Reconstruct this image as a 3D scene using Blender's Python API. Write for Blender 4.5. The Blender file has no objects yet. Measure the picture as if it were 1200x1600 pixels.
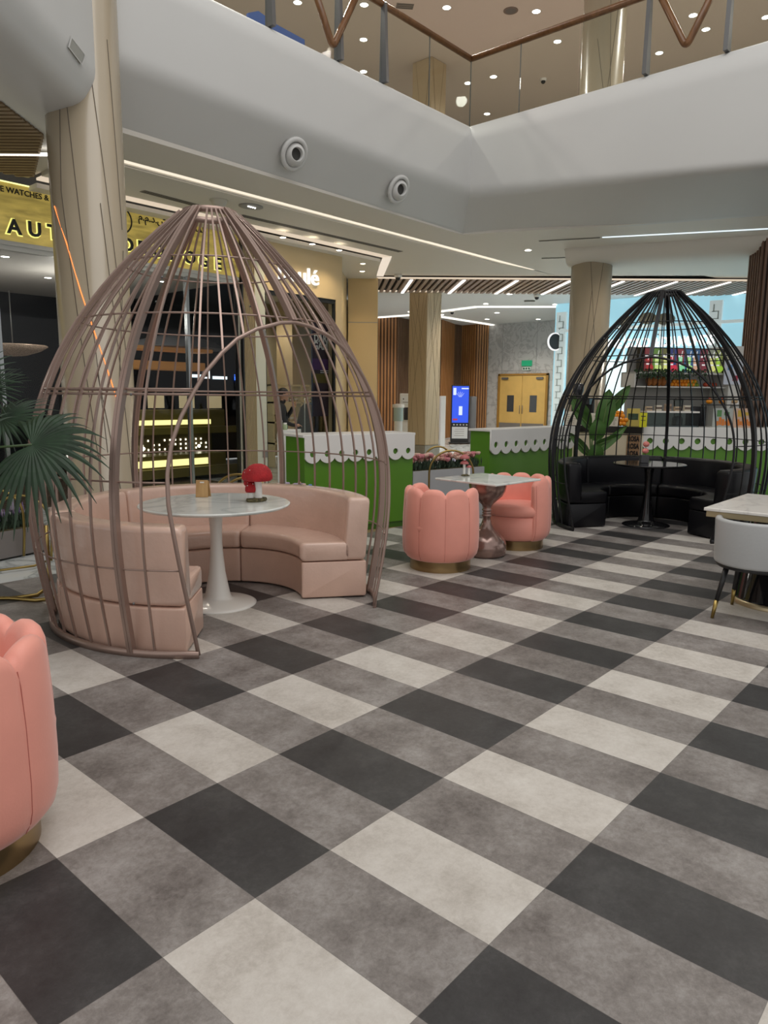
import bpy, math, random
import numpy as np
from mathutils import Vector, Matrix
random.seed(7)
C = bpy.context.scene.collection
PI = math.pi
R = math.radians

# ------------------------------------------------------------------ camera
FPX, PITCH, ROLL, YAW = 1127.4766, -0.158407, 0.0090311, -0.8485449
CAM = np.array([-0.96094, -1.67070, 1.58])
def _rot():
    cy, sy, cp, sp, cr, sr = math.cos(YAW), math.sin(YAW), math.cos(PITCH), math.sin(PITCH), math.cos(ROLL), math.sin(ROLL)
    f0 = np.array([-sy, cy, 0]); rt = np.array([cy, sy, 0]); up = np.array([0, 0, 1.])
    f2 = f0*cp + up*sp; u2 = up*cp - f0*sp
    r2 = rt*cr + u2*sr; u3 = u2*cr - rt*sr
    return r2, u3, f2
RT, UP, FW = _rot()
FWH = np.array([-math.sin(YAW), math.cos(YAW)]); RTH = np.array([math.cos(YAW), math.sin(YAW)])
cam = bpy.data.cameras.new('camera'); cam_o = bpy.data.objects.new('camera', cam); C.objects.link(cam_o)
m = Matrix(((RT[0], UP[0], -FW[0], CAM[0]), (RT[1], UP[1], -FW[1], CAM[1]), (RT[2], UP[2], -FW[2], CAM[2]), (0, 0, 0, 1)))
cam_o.matrix_world = m
cam.sensor_fit = 'HORIZONTAL'; cam.sensor_width = 36; cam.lens = 36*FPX/1200
cam.clip_end = 200
bpy.context.scene.camera = cam_o

# ------------------------------------------------------------------ world, lights, exposure
sc = bpy.context.scene
sc.view_settings.view_transform = 'Standard'; sc.view_settings.look = 'None'
sc.view_settings.exposure = 0.22; sc.view_settings.gamma = 1.0
sc.view_settings.use_curve_mapping = False
w = bpy.data.worlds.new('World'); sc.world = w; w.use_nodes = True
w.node_tree.nodes['Background'].inputs[0].default_value = (0.99, 0.975, 0.96, 1)
w.node_tree.nodes['Background'].inputs[1].default_value = 0.62
def area(name, loc, sx, sy, power, col=(1, .96, .9), rot=(0, 0, 0)):
    l = bpy.data.lights.new(name, 'AREA'); l.shape = 'RECTANGLE'; l.size = sx; l.size_y = sy
    l.energy = power; l.color = col
    o = bpy.data.objects.new(name, l); C.objects.link(o); o.location = loc; o.rotation_euler = rot
    return o
area('atrium_skylight', (1.5, -1.0, 12.5), 9, 9, 480, (1, .975, .95))
def spot(name, loc, power, ang=110, col=(1, .93, .83), size=.08, blend=.6, aim=None):
    l = bpy.data.lights.new(name, 'SPOT'); l.energy = power; l.color = col; l.spot_size = R(ang)
    l.spot_blend = blend; l.shadow_soft_size = size
    o = bpy.data.objects.new(name, l); C.objects.link(o); o.location = loc
    if aim is not None:
        o.rotation_euler = (Vector(aim)-Vector(loc)).to_track_quat('-Z', 'Y').to_euler()
    return o

# ceiling spots of the upper gallery, the aisles and the shops
for x_, y_ in ((4, 8), (7.5, 8.5), (11, 8.5), (16, 8.4), (14, 2.6), (12.5, -.8), (12.5, -4), (18, 6), (18, 12), (11, 13), (17, 0)):
    spot('gallery_spot', (x_, y_, 9.9), 360, 150, (1, .92, .84), .15, .9)
for x_, y_, p_ in ((4.6, 7.5, 40), (8.2, 7.5, 40), (11.2, 7.4, 45), (11.9, 3.6, 45), (12.6, -.5, 45), (15.9, 9.3, 170), (18.3, 12.2, 300), (17, 14.8, 190), (21.3, 12.2, 330), (18.2, 7.2, 190), (15.3, 3.6, 100), (17.2, 2.0, 120), (21.5, 8, 90)):
    spot('aisle_spot', (x_, y_, 4.27), p_, 150, (1, .90, .78), .12, .9)
for x_, y_, p_ in ((8.3, 9.6, 60), (9.6, 11, 80), (10.5, 12.5, 80), (8.2, 12, 60)): spot('shop_spot', (x_, y_, 3.8), p_, 140, (1, .88, .7), .08, .8)
for x_, y_, p_ in ((2.2, 9.7, 22), (4.4, 9.6, 22)): spot('shop_spot', (x_, y_, 3.45), p_, 140, (1, .92, .8), .08, .8)

def point_light(name, loc, power, col=(1, .93, .84), size=.15):
    l = bpy.data.lights.new(name, 'POINT'); l.energy = power; l.color = col; l.shadow_soft_size = size
    o = bpy.data.objects.new(name, l); C.objects.link(o); o.location = loc; return o
point_light('chandelier_light', (2.4, 10.6, 2.6), 45)
point_light('shop_fill_light', (4.6, 10.0, 2.9), 30)  # unseen fill added to brighten the watch shop ceiling

# ------------------------------------------------------------------ placing by measured directions
def ray(px, py):
    return RT*(px-600)/FPX - UP*(py-800)/FPX + FW
def G(px, py, z=0.0):
    d = ray(px, py); return Vector(CAM + d*(z-CAM[2])/d[2])
def HX(px, py, X):
    d = ray(px, py); return Vector(CAM + d*(X-CAM[0])/d[0])
def HY(px, py, Y):
    d = ray(px, py); return Vector(CAM + d*(Y-CAM[1])/d[1])
def HD(px, py, dist):
    d = ray(px, py); return Vector(CAM + d*dist/float(d[:2] @ FWH))
def cw(lat, fwd, z=0.0):
    q = CAM[:2] + RTH*lat + FWH*fwd
    return Vector((q[0], q[1], z))
LATROT = YAW     # z rotation that lays a thing's local x along the camera's lateral axis

# ------------------------------------------------------------------ materials
MATS = {}
def node(nt, t, **kw):
    n = nt.nodes.new(t)
    for k, v in kw.items(): setattr(n, k, v)
    return n
def mat(name, col, rough=.5, metal=0.0, var=0.0, scale=8.0, bump=0.0, spec=.5, emit=None, es=0.0, coat=0.0, sheen=0.0, bscale=None):
    if name in MATS: return MATS[name]
    mm = bpy.data.materials.new(name); mm.use_nodes = True; nt = mm.node_tree
    b = nt.nodes['Principled BSDF']
    b.inputs['Base Color'].default_value = (*col, 1); b.inputs['Roughness'].default_value = rough
    b.inputs['Metallic'].default_value = metal; b.inputs['Specular IOR Level'].default_value = spec
    if coat: b.inputs['Coat Weight'].default_value = coat; b.inputs['Coat Roughness'].default_value = .08
    if sheen: b.inputs['Sheen Weight'].default_value = sheen; b.inputs['Sheen Roughness'].default_value = .4
    if emit is not None:
        b.inputs['Emission Color'].default_value = (*emit, 1); b.inputs['Emission Strength'].default_value = es
    if var or bump:
        tc = node(nt, 'ShaderNodeTexCoord'); nz = node(nt, 'ShaderNodeTexNoise'); nz.inputs['Scale'].default_value = scale
        nz.inputs['Detail'].default_value = 5
        nt.links.new(tc.outputs['Object'], nz.inputs['Vector'])
        if var:
            r = node(nt, 'ShaderNodeValToRGB'); e = r.color_ramp.elements
            e[0].position = .3; e[1].position = .7
            e[0].color = (*[max(0, c*(1-var)) for c in col], 1); e[1].color = (*[min(1, c*(1+var)) for c in col], 1)
            nt.links.new(nz.outputs['Fac'], r.inputs['Fac']); nt.links.new(r.outputs['Color'], b.inputs['Base Color'])
        if bump:
            n2 = nz
            if bscale:
                n2 = node(nt, 'ShaderNodeTexNoise'); n2.inputs['Scale'].default_value = bscale
                nt.links.new(tc.outputs['Object'], n2.inputs['Vector'])
            bp = node(nt, 'ShaderNodeBump'); bp.inputs['Strength'].default_value = bump; bp.inputs['Distance'].default_value = .02
            nt.links.new(n2.outputs['Fac'], bp.inputs['Height']); nt.links.new(bp.outputs['Normal'], b.inputs['Normal'])
    MATS[name] = mm; return mm
def marble(name, base, vein, scale=2.0, rough=.15, thick=.06, coat=0):
    mm = bpy.data.materials.new(name); mm.use_nodes = True; nt = mm.node_tree; b = nt.nodes['Principled BSDF']
    tc = node(nt, 'ShaderNodeTexCoord'); n1 = node(nt, 'ShaderNodeTexNoise'); n1.inputs['Scale'].default_value = scale
    n1.inputs['Detail'].default_value = 8; n1.inputs['Distortion'].default_value = 1.2
    nt.links.new(tc.outputs['Object'], n1.inputs['Vector'])
    sb = node(nt, 'ShaderNodeMath', operation='SUBTRACT'); sb.inputs[1].default_value = .5
    ab = node(nt, 'ShaderNodeMath', operation='ABSOLUTE')
    nt.links.new(n1.outputs['Fac'], sb.inputs[0]); nt.links.new(sb.outputs[0], ab.inputs[0])
    r = node(nt, 'ShaderNodeValToRGB'); e = r.color_ramp.elements
    e[0].position = 0; e[0].color = (*vein, 1); e[1].position = thick; e[1].color = (*base, 1)
    nt.links.new(ab.outputs[0], r.inputs['Fac']); nt.links.new(r.outputs['Color'], b.inputs['Base Color'])
    b.inputs['Roughness'].default_value = rough
    MATS[name] = mm; return mm
def glass(name, tint=(1, 1, 1), refl=.12):
    mm = bpy.data.materials.new(name); mm.use_nodes = True; nt = mm.node_tree; nt.nodes.clear()
    o = node(nt, 'ShaderNodeOutputMaterial'); mx = node(nt, 'ShaderNodeMixShader'); t = node(nt, 'ShaderNodeBsdfTransparent')
    g = node(nt, 'ShaderNodeBsdfGlossy'); g.inputs['Roughness'].default_value = .02
    lw = node(nt, 'ShaderNodeLayerWeight'); lw.inputs['Blend'].default_value = refl
    t.inputs[0].default_value = (*tint, 1)
    nt.links.new(lw.outputs['Fresnel'], mx.inputs[0]); nt.links.new(t.outputs[0], mx.inputs[1]); nt.links.new(g.outputs[0], mx.inputs[2])
    nt.links.new(mx.outputs[0], o.inputs[0]); MATS[name] = mm; return mm
def emis(name, col, s):
    return mat(name, (.02, .02, .02), .6, emit=col, es=s)

def floor_mat():
    mm = bpy.data.materials.new('vinyl_gingham'); mm.use_nodes = True; nt = mm.node_tree; b = nt.nodes['Principled BSDF']; L = nt.links.new
    tc = node(nt, 'ShaderNodeTexCoord'); sp = node(nt, 'ShaderNodeSeparateXYZ'); L(tc.outputs['Object'], sp.inputs[0])
    def M(op, a, bb=None):
        n = node(nt, 'ShaderNodeMath', operation=op)
        for i, v in enumerate((a, bb)):
            if v is None: continue
            if isinstance(v, (int, float)): n.inputs[i].default_value = v
            else: L(v, n.inputs[i])
        return n.outputs[0]
    S = .66334
    fx = M('DIVIDE', sp.outputs[0], S/2); fy = M('DIVIDE', sp.outputs[1], S)
    ix = M('FLOOR', fx); iy = M('FLOOR', fy)
    px_ = M('MODULO', M('ADD', ix, 1000.0), 2.0); py_ = M('MODULO', M('ADD', iy, 1000.0), 2.0)
    px_ = M('ROUND', px_); py_ = M('ROUND', py_)
    dark = M('MULTIPLY', px_, M('SUBTRACT', 1.0, py_)); light = M('MULTIPLY', M('SUBTRACT', 1.0, px_), py_)
    cell = node(nt, 'ShaderNodeCombineXYZ'); L(ix, cell.inputs[0]); L(iy, cell.inputs[1])
    wn = node(nt, 'ShaderNodeTexWhiteNoise', noise_dimensions='3D'); L(cell.outputs[0], wn.inputs['Vector'])
    off = node(nt, 'ShaderNodeVectorMath', operation='MULTIPLY_ADD'); L(wn.outputs['Color'], off.inputs[0]); off.inputs[1].default_value = (7, 7, 7)
    L(tc.outputs['Object'], off.inputs[2])
    n1 = node(nt, 'ShaderNodeTexNoise'); n1.inputs['Scale'].default_value = 3.6; n1.inputs['Detail'].default_value = 10; n1.inputs['Roughness'].default_value = .66
    L(off.outputs[0], n1.inputs['Vector'])
    n2 = node(nt, 'ShaderNodeTexNoise'); n2.inputs['Scale'].default_value = 38; n2.inputs['Detail'].default_value = 8; n2.inputs['Roughness'].default_value = .82; n2.inputs['Distortion'].default_value = .35
    L(off.outputs[0], n2.inputs['Vector'])
    mixn = M('ADD', M('MULTIPLY', n1.outputs['Fac'], .62), M('MULTIPLY', n2.outputs['Fac'], .46))
    def ramp(c0, c1, c2):
        r = node(nt, 'ShaderNodeValToRGB'); e = r.color_ramp.elements
        e[0].position = .40; e[0].color = (*c0, 1); e[1].position = .68; e[1].color = (*c2, 1)
        k = e.new(.54); k.color = (*c1, 1); L(mixn, r.inputs['Fac']); return r.outputs['Color']
    g = ramp((.105, .090, .083), (.205, .185, .172), (.32, .30, .285)); d = ramp((.024, .022, .023), (.038, .0365, .037), (.062, .060, .060)); l = ramp((.40, .365, .325), (.525, .49, .445), (.61, .58, .535))
    m1 = node(nt, 'ShaderNodeMix', data_type='RGBA'); L(dark, m1.inputs['Factor']); L(g, m1.inputs['A']); L(d, m1.inputs['B'])
    m2 = node(nt, 'ShaderNodeMix', data_type='RGBA'); L(light, m2.inputs['Factor']); L(m1.outputs['Result'], m2.inputs['A']); L(l, m2.inputs['B'])
    # fine dark joint between planks
    ex = M('MINIMUM', M('FRACT', fx), M('SUBTRACT', 1.0, M('FRACT', fx))); ey = M('MULTIPLY', M('MINIMUM', M('FRACT', fy), M('SUBTRACT', 1.0, M('FRACT', fy))), 2.0)
    ed = M('LESS_THAN', M('MINIMUM', ex, ey), .0035)
    m3 = node(nt, 'ShaderNodeMix', data_type='RGBA'); L(M('MULTIPLY', ed, .45), m3.inputs['Factor']); L(m2.outputs['Result'], m3.inputs['A']); m3.inputs['B'].default_value = (.06, .055, .05, 1)
    L(m3.outputs['Result'], b.inputs['Base Color']); b.inputs['Roughness'].default_value = .42; b.inputs['Specular IOR Level'].default_value = .4
    bp = node(nt, 'ShaderNodeBump'); bp.inputs['Strength'].default_value = .12; bp.inputs['Distance'].default_value = .004
    L(n2.outputs['Fac'], bp.inputs['Height']); L(bp.outputs['Normal'], b.inputs['Normal'])
    MATS['vinyl'] = mm; return mm
def wood_mat(name, c0, c1, rough=.4, scale=3.0, along='Z'):
    mm = bpy.data.materials.new(name); mm.use_nodes = True; nt = mm.node_tree; b = nt.nodes['Principled BSDF']; L = nt.links.new
    tc = node(nt, 'ShaderNodeTexCoord'); mp = node(nt, 'ShaderNodeMapping'); L(tc.outputs['Object'], mp.inputs[0])
    mp.inputs['Scale'].default_value = {'Z': (9, 9, .7), 'X': (.7, 9, 9), 'Y': (9, .7, 9)}[along]
    n1 = node(nt, 'ShaderNodeTexNoise'); n1.inputs['Scale'].default_value = scale; n1.inputs['Detail'].default_value = 6; L(mp.outputs[0], n1.inputs['Vector'])
    r = node(nt, 'ShaderNodeValToRGB'); e = r.color_ramp.elements; e[0].position = .32; e[0].color = (*c0, 1); e[1].position = .68; e[1].color = (*c1, 1)
    L(n1.outputs['Fac'], r.inputs['Fac']); L(r.outputs['Color'], b.inputs['Base Color']); b.inputs['Roughness'].default_value = rough
    MATS[name] = mm; return mm

white = mat('white_plaster', (.58, .58, .565), .55, var=.015, scale=1.0)
ceilw = mat('ceiling_paint', (.66, .625, .565), .6)
ceilf = mat('ceiling_paint_far', (.74, .75, .75), .6)
colm = mat('column_lacquer', (.40, .335, .24), .24, var=.04, scale=1.5, coat=.15)
groove = mat('column_groove', (.10, .08, .06), .5)
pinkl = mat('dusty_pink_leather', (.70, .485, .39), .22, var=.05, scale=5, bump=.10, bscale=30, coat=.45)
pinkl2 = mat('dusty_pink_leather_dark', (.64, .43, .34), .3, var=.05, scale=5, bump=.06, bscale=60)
coral = mat('coral_velvet', (.84, .34, .265), .56, var=.05, scale=4, bump=.04, bscale=120, sheen=.35)
blackl = mat('black_leather', (.004, .004, .006), .36, bump=.04, bscale=80, spec=.3)
mauve = mat('mauve_metal', (.35, .25, .21), .32, metal=.55)
blackm = mat('black_metal', (.010, .010, .012), .35, metal=.3)
brass = mat('brushed_brass', (.34, .235, .115), .28, metal=1)
gold = mat('gold_tube', (.36, .26, .09), .3, metal=1)
bronze = mat('bronze_lacquer', (.30, .195, .165), .2, metal=.55, coat=.5, var=.12, scale=14)
tulip = mat('white_lacquer', (.80, .77, .72), .3, coat=.3)
mtop = marble('white_marble', (.76, .78, .74), (.60, .63, .60), 1.6, .1, .05)
mtop2 = marble('cream_marble', (.80, .77, .72), (.68, .65, .61), 1.2, .15, .02)
mwall = marble('grey_marble', (.50, .50, .49), (.36, .355, .35), 2.4, .3, .06)
mfloor = marble('pale_marble_floor', (.66, .69, .68), (.38, .41, .40), 2.0, .14, .05)
green = mat('green_panel', (.085, .23, .012), .35, var=.03, scale=3)
cwhite = mat('counter_white', (.74, .73, .70), .3)
handr = wood_mat('handrail_wood', (.13, .055, .018), (.21, .095, .035), .3, 2.0, 'Z')
woodw = wood_mat('lit_batten', (.30, .135, .045), (.44, .21, .08), .4, 2.0)
woodd = wood_mat('shaded_batten', (.13, .075, .045), (.20, .12, .075), .45, 2.0)
backd = mat('dark_backing', (.012, .010, .009), .9)
bglass = glass('clear_glass', (.93, .96, .94), .10)
wglass = glass('window_glass', (.86, .88, .88), .18)
blackp = mat('black_plastic', (.012, .012, .013), .35)
grey = mat('grey_metal', (.16, .16, .16), .4, metal=.5)
lampw = emis('lamp_white', (1, .95, .85), 9)
strip = emis('cove_strip', (1, .88, .70), .85)
vinyl = floor_mat()
beige = mat('beige_panel', (.62, .48, .28), .35)
beigel = mat('pale_panel', (.60, .60, .50), .4)
stem_w = mat('stem_white', (.75, .74, .70), .6, var=.08, scale=30)
capred = mat('toadstool_red', (.38, .010, .014), .75, var=.2, scale=25, bump=.3, bscale=90)

# ------------------------------------------------------------------ mesh builder
class MB:
    def __init__(s): s.v = []; s.f = []; s.mi = []; s.sm = []; s.cur = 0; s.T = None
    def _add(s, vs, fs, smooth=False):
        o = len(s.v)
        if s.T is not None: vs = [tuple(s.T @ Vector(q)) for q in vs]
        s.v += [tuple(q) for q in vs]
        for f in fs: s.f.append([i+o for i in f]); s.mi.append(s.cur); s.sm.append(smooth)
        return s
    def box(s, a, b, rz=0.0, piv=None):
        (x0, y0, z0), (x1, y1, z1) = a, b
        vs = [(x0,y0,z0),(x1,y0,z0),(x1,y1,z0),(x0,y1,z0),(x0,y0,z1),(x1,y0,z1),(x1,y1,z1),(x0,y1,z1)]
        if rz:
            p = piv or ((x0+x1)/2, (y0+y1)/2)
            vs = [(p[0]+(x-p[0])*math.cos(rz)-(y-p[1])*math.sin(rz), p[1]+(x-p[0])*math.sin(rz)+(y-p[1])*math.cos(rz), z) for x, y, z in vs]
        return s._add(vs, [(0,3,2,1),(4,5,6,7),(0,1,5,4),(1,2,6,5),(2,3,7,6),(3,0,4,7)])
    def prism(s, poly, z0, z1):
        n = len(poly); vs = [(p[0], p[1], z0) for p in poly]+[(p[0], p[1], z1) for p in poly]
        fs = [tuple(range(n-1, -1, -1)), tuple(range(n, 2*n))]+[(i, (i+1) % n, (i+1) % n+n, i+n) for i in range(n)]
        return s._add(vs, fs)
    def quad(s, *p): return s._add(p, [tuple(range(len(p)))])
    def lathe(s, prof, n=32, c=(0, 0), a0=0.0, a1=2*PI, cap=True, smooth=True, sx=1.0, sy=1.0, z=0.0):
        full = abs(a1-a0-2*PI) < 1e-6; k = len(prof); m_ = n if full else n+1
        vs = []
        for i in range(m_):
            a = a0+(a1-a0)*i/n
            for r_, zz in prof: vs.append((c[0]+r_*math.cos(a)*sx, c[1]+r_*math.sin(a)*sy, zz+z))
        fs = []
        for i in range(n):
            j = (i+1) % m_
            for q in range(k-1): fs.append((i*k+q, j*k+q, j*k+q+1, i*k+q+1))
        s._add(vs, fs, smooth)
        if cap and full:
            for q, rev in ((0, True), (k-1, False)):
                if prof[q][0] > 1e-5:
                    ring = [(c[0]+prof[q][0]*math.cos(a0+(a1-a0)*i/n)*sx, c[1]+prof[q][0]*math.sin(a0+(a1-a0)*i/n)*sy, prof[q][1]+z) for i in range(n)]
                    s._add(ring[::-1] if rev else ring, [tuple(range(n))])
        return s
    def tube(s, pts, r, n=6, closed=False, smooth=True, radii=None):
        P = [Vector(p) for p in pts]; N = len(P); vs = []; up = None
        for i, p in enumerate(P):
            if closed: t = (P[(i+1) % N]-P[i-1])
            else: t = P[min(i+1, N-1)]-P[max(i-1, 0)]
            t.normalize()
            if up is None:
                up = Vector((0, 0, 1)) if abs(t.z) < .9 else Vector((1, 0, 0))
            a = t.cross(up)
            if a.length < 1e-5: a = t.orthogonal()
            a.normalize(); b_ = a.cross(t); up = b_
            rr = radii[i] if radii else r
            for k in range(n):
                q = 2*PI*(k+.5)/n; vs.append(tuple(p+a*math.cos(q)*rr+b_*math.sin(q)*rr))
        fs = []
        for i in range(N if closed else N-1):
            j = (i+1) % N
            for k in range(n): l = (k+1) % n; fs.append((i*n+k, i*n+l, j*n+l, j*n+k))
        if not closed: fs += [tuple(range(n-1, -1, -1)), tuple((N-1)*n+k for k in range(n))]
        return s._add(vs, fs, smooth and n > 4)
    def ball(s, c, rx, ry=None, rz=None, nu=12, nv=8):
        ry = ry or rx; rz = rz or rx
        vs = [(c[0], c[1], c[2]-rz)]
        for j in range(1, nv):
            t = -PI/2+PI*j/nv
            for i in range(nu):
                a = 2*PI*i/nu; vs.append((c[0]+rx*math.cos(t)*math.cos(a), c[1]+ry*math.cos(t)*math.sin(a), c[2]+rz*math.sin(t)))
        vs.append((c[0], c[1], c[2]+rz)); fs = []
        for i in range(nu): fs.append((0, 1+(i+1) % nu, 1+i))
        for j in range(nv-2):
            for i in range(nu): a = 1+j*nu+i; b_ = 1+j*nu+(i+1) % nu; fs.append((a, b_, b_+nu, a+nu))
        o = 1+(nv-2)*nu; e = len(vs)-1
        for i in range(nu): fs.append((o+i, o+(i+1) % nu, e))
        return s._add(vs, fs, True)
    def sector(s, prof, a0, a1, n=24, rnd=.015, c=(0, 0)):
        # closed (r,z) cross-section swept round the axis, with softened ends
        cr = sum(p[0] for p in prof)/len(prof); cz = sum(p[1] for p in prof)/len(prof); k = len(prof)
        rm = cr; da = rnd/rm*(1 if a1 > a0 else -1)
        def shr(f):
            out = []
            for r_, z_ in prof:
                d = math.hypot(r_-cr, z_-cz); g = max(0, 1-f/d) if d > 0 else 1
                out.append((cr+(r_-cr)*g, cz+(z_-cz)*g))
            return out
        sl = [(a0, shr(rnd)), (a0+da*.3, shr(rnd*.3)), (a0+da, prof)]
        for i in range(1, n): sl.append((a0+da+(a1-a0-2*da)*i/n, prof))
        sl += [(a1-da, prof), (a1-da*.3, shr(rnd*.3)), (a1, shr(rnd))]
        vs = []
        for a, pr in sl:
            for r_, z_ in pr: vs.append((c[0]+r_*math.cos(a), c[1]+r_*math.sin(a), z_))
        fs = []
        for i in range(len(sl)-1):
            for q in range(k): l = (q+1) % k; fs.append((i*k+q, (i+1)*k+q, (i+1)*k+l, i*k+l))
        fs += [tuple(range(k)), tuple((len(sl)-1)*k+q for q in range(k-1, -1, -1))]
        return s._add(vs, fs, True)
    def build(s, name, mats, parent=None, bevel=0.0, kind=None, label=None, auto=True):
        me = bpy.data.meshes.new(name); me.from_pydata(s.v, [], s.f)
        mats = mats if isinstance(mats, (list, tuple)) else [mats]
        for q in mats: me.materials.append(q)
        me.polygons.foreach_set('material_index', s.mi); me.polygons.foreach_set('use_smooth', s.sm); me.update()
        o = bpy.data.objects.new(name, me); C.objects.link(o)
        if parent is not None: o.parent = parent
        if bevel:
            b = o.modifiers.new('bevel', 'BEVEL'); b.width = bevel; b.segments = 2; b.limit_method = 'ANGLE'; b.angle_limit = R(50)
        if kind: o['kind'] = kind
        if label: o['label'] = label
        return o
def thing(name, label, cat, loc=(0, 0, 0), rz=0.0, group=None):
    o = bpy.data.objects.new(name, None); C.objects.link(o); o.location = loc; o.rotation_euler = (0, 0, rz)
    o.empty_display_size = .1; o['label'] = label; o['category'] = cat
    if group: o['group'] = group
    return o
def tag(o, label, cat, group=None, loc=None, rz=None):
    o['label'] = label; o['category'] = cat
    if group: o['group'] = group
    if loc is not None: o.location = loc
    if rz is not None: o.rotation_euler = (0, 0, rz)
    return o
def dup(root, loc, rz=None, label=None, group=None):
    r_ = root.copy(); C.objects.link(r_); r_.location = loc
    if rz is not None: r_.rotation_euler = (0, 0, rz)
    if label: r_['label'] = label
    if group: r_['group'] = group
    for ch in list(root.children):
        c_ = ch.copy(); C.objects.link(c_); c_.parent = r_
        for g_ in ch.children:
            d_ = g_.copy(); C.objects.link(d_); d_.parent = c_
    return r_
def rrect(r0, r1, z0, z1, rad, seg=4, lean=0.0):
    out = []
    for cx, cz, a in ((r1-rad, z0+rad, -90), (r1-rad, z1-rad, 0), (r0+rad, z1-rad, 90), (r0+rad, z0+rad, 180)):
        for i in range(seg+1):
            q = R(a+90*i/seg); out.append((cx+rad*math.cos(q), cz+rad*math.sin(q)))
    return [(r_+lean*(z_-z0)/(z1-z0), z_) for r_, z_ in out]
def text_mesh(name, s, size, m_, parent=None, loc=(0, 0, 0), rot=(PI/2, 0, 0), ext=.01, align='LEFT', offset=0.0, sx=1.0, bold=0.0):
    cu = bpy.data.curves.new(name, 'FONT'); cu.body = s; cu.size = size; cu.extrude = ext; cu.align_x = align; cu.offset = offset+bold
    cu.resolution_u = 3
    tmp = bpy.data.objects.new(name+'_tmp', cu); C.objects.link(tmp)
    bpy.context.view_layer.update()
    me = bpy.data.meshes.new_from_object(tmp.evaluated_get(bpy.context.evaluated_depsgraph_get()))
    bpy.data.objects.remove(tmp); me.name = name; me.materials.clear(); me.materials.append(m_)
    o = bpy.data.objects.new(name, me); C.objects.link(o); o.location = loc; o.rotation_euler = rot; o.scale = (sx, 1, 1)
    if parent is not None: o.parent = parent
    return o
def plate(name, splines, ext, m_, parent=None, loc=(0, 0, 0), rot=(PI/2, 0, 0)):
    # flat cut-out panel: first spline is the outline, the rest are holes
    cu = bpy.data.curves.new(name, 'CURVE'); cu.dimensions = '2D'; cu.fill_mode = 'BOTH'; cu.extrude = ext
    for sp in splines:
        s_ = cu.splines.new('POLY'); s_.points.add(len(sp)-1); s_.use_cyclic_u = True
        for i, (x, y) in enumerate(sp): s_.points[i].co = (x, y, 0, 1)
    tmp = bpy.data.objects.new(name+'_tmp', cu); C.objects.link(tmp); bpy.context.view_layer.update()
    me = bpy.data.meshes.new_from_object(tmp.evaluated_get(bpy.context.evaluated_depsgraph_get()))
    bpy.data.objects.remove(tmp); me.name = name; me.materials.clear(); me.materials.append(m_)
    o = bpy.data.objects.new(name, me); C.objects.link(o); o.location = loc; o.rotation_euler = rot
    if parent is not None: o.parent = parent
    return o
# ================================================================== the setting
ZC = 4.35
# mall floor, vinyl area, dark shop floor
m_ = MB(); m_.box((-9, -12, -.12), (32, 24, -.02)); m_.build('floor', mfloor, kind='structure')
m_ = MB(); m_.prism([(-8, -11), (10.6, -11), (10.6, 3.98), (3.4, 3.98), (3.4, 4.643), (-8, 4.643)], -.02, 0.0); m_.build('floor', vinyl, kind='structure')
m_ = MB(); m_.box((4.6, 3.985, -.02), (7.2, 4.6, -.002)); m_.build('trim_1', wood_mat('tan_plank', (.26, .17, .08), (.36, .25, .13), .3, 2, 'X'), kind='structure')
m_ = MB(); m_.box((-6, 8.65, -.02), (7.0, 13.5, .002)); m_.build('floor', wood_mat('dark_shop_floor', (.06, .042, .03), (.12, .085, .06), .25, 2, 'X'), kind='structure')

# lower ceiling, in the pieces the opening leaves
def slab(name, poly, z0, z1, mm): b_ = MB(); b_.prism(poly, z0, z1); return b_.build(name, mm, kind='structure')
slab('ceiling', [(2.95, 5.93), (9.72, 5.97), (9.72, 6.76), (3.5, 6.76)], ZC, ZC+.3, ceilw)                 # strip behind the fascia
slab('ceiling', [(3.5, 6.92), (12.45, 6.92), (11.84, 9.8), (10.3, 8.2), (3.5, 8.2)], ZC, ZC+.3, ceilw)
slab('ceiling', [(9.70, 5.97), (11.9, .9), (12.2, -9), (20, -9), (20, 3.3), (16.56, 4.17), (14.6, 6.76), (9.72, 6.76)], ZC+.005, ZC+.3, ceilw)
slab('ceiling', [(14.6, 6.76), (12.45, 6.92), (11.84, 9.8), (12.1, 10.1)], ZC+.006, ZC+.3, ceilw)
slab('ceiling', [(11.84, 9.8), (9, 12), (9, 22), (30, 22), (30, -9), (20, -9), (20, 3.3), (16.56, 4.17), (14.6, 6.7)], ZC+.06, ZC+.4, ceilf)
slab('ceiling', [(-8, 4.0), (2.95, 5.93), (3.5, 6.7), (3.5, 8.2), (3.5, 8.6), (-8, 8.6)], ZC+.05, ZC+.35, ceilw)
# luminous cove slot and its upstand
def cove(name, p, q, wd, z=ZC, mm=strip):
    p, q = Vector(p), Vector(q); d = (q-p).normalized(); n_ = Vector((-d.y, d.x))*wd/2
    b_ = MB(); b_.prism([tuple(p-n_), tuple(q-n_), tuple(q+n_), tuple(p+n_)], z, z+.03); return b_.build(name, mm, kind='structure')
cove('trim_2', (3.3, 6.84), (13.6, 6.84), .15, ZC+.015)
b_ = MB(); b_.box((3.3, 6.94, ZC-.02), (12.3, 6.97, ZC+.1)); b_.build('trim_3', ceilw, kind='structure')
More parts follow.
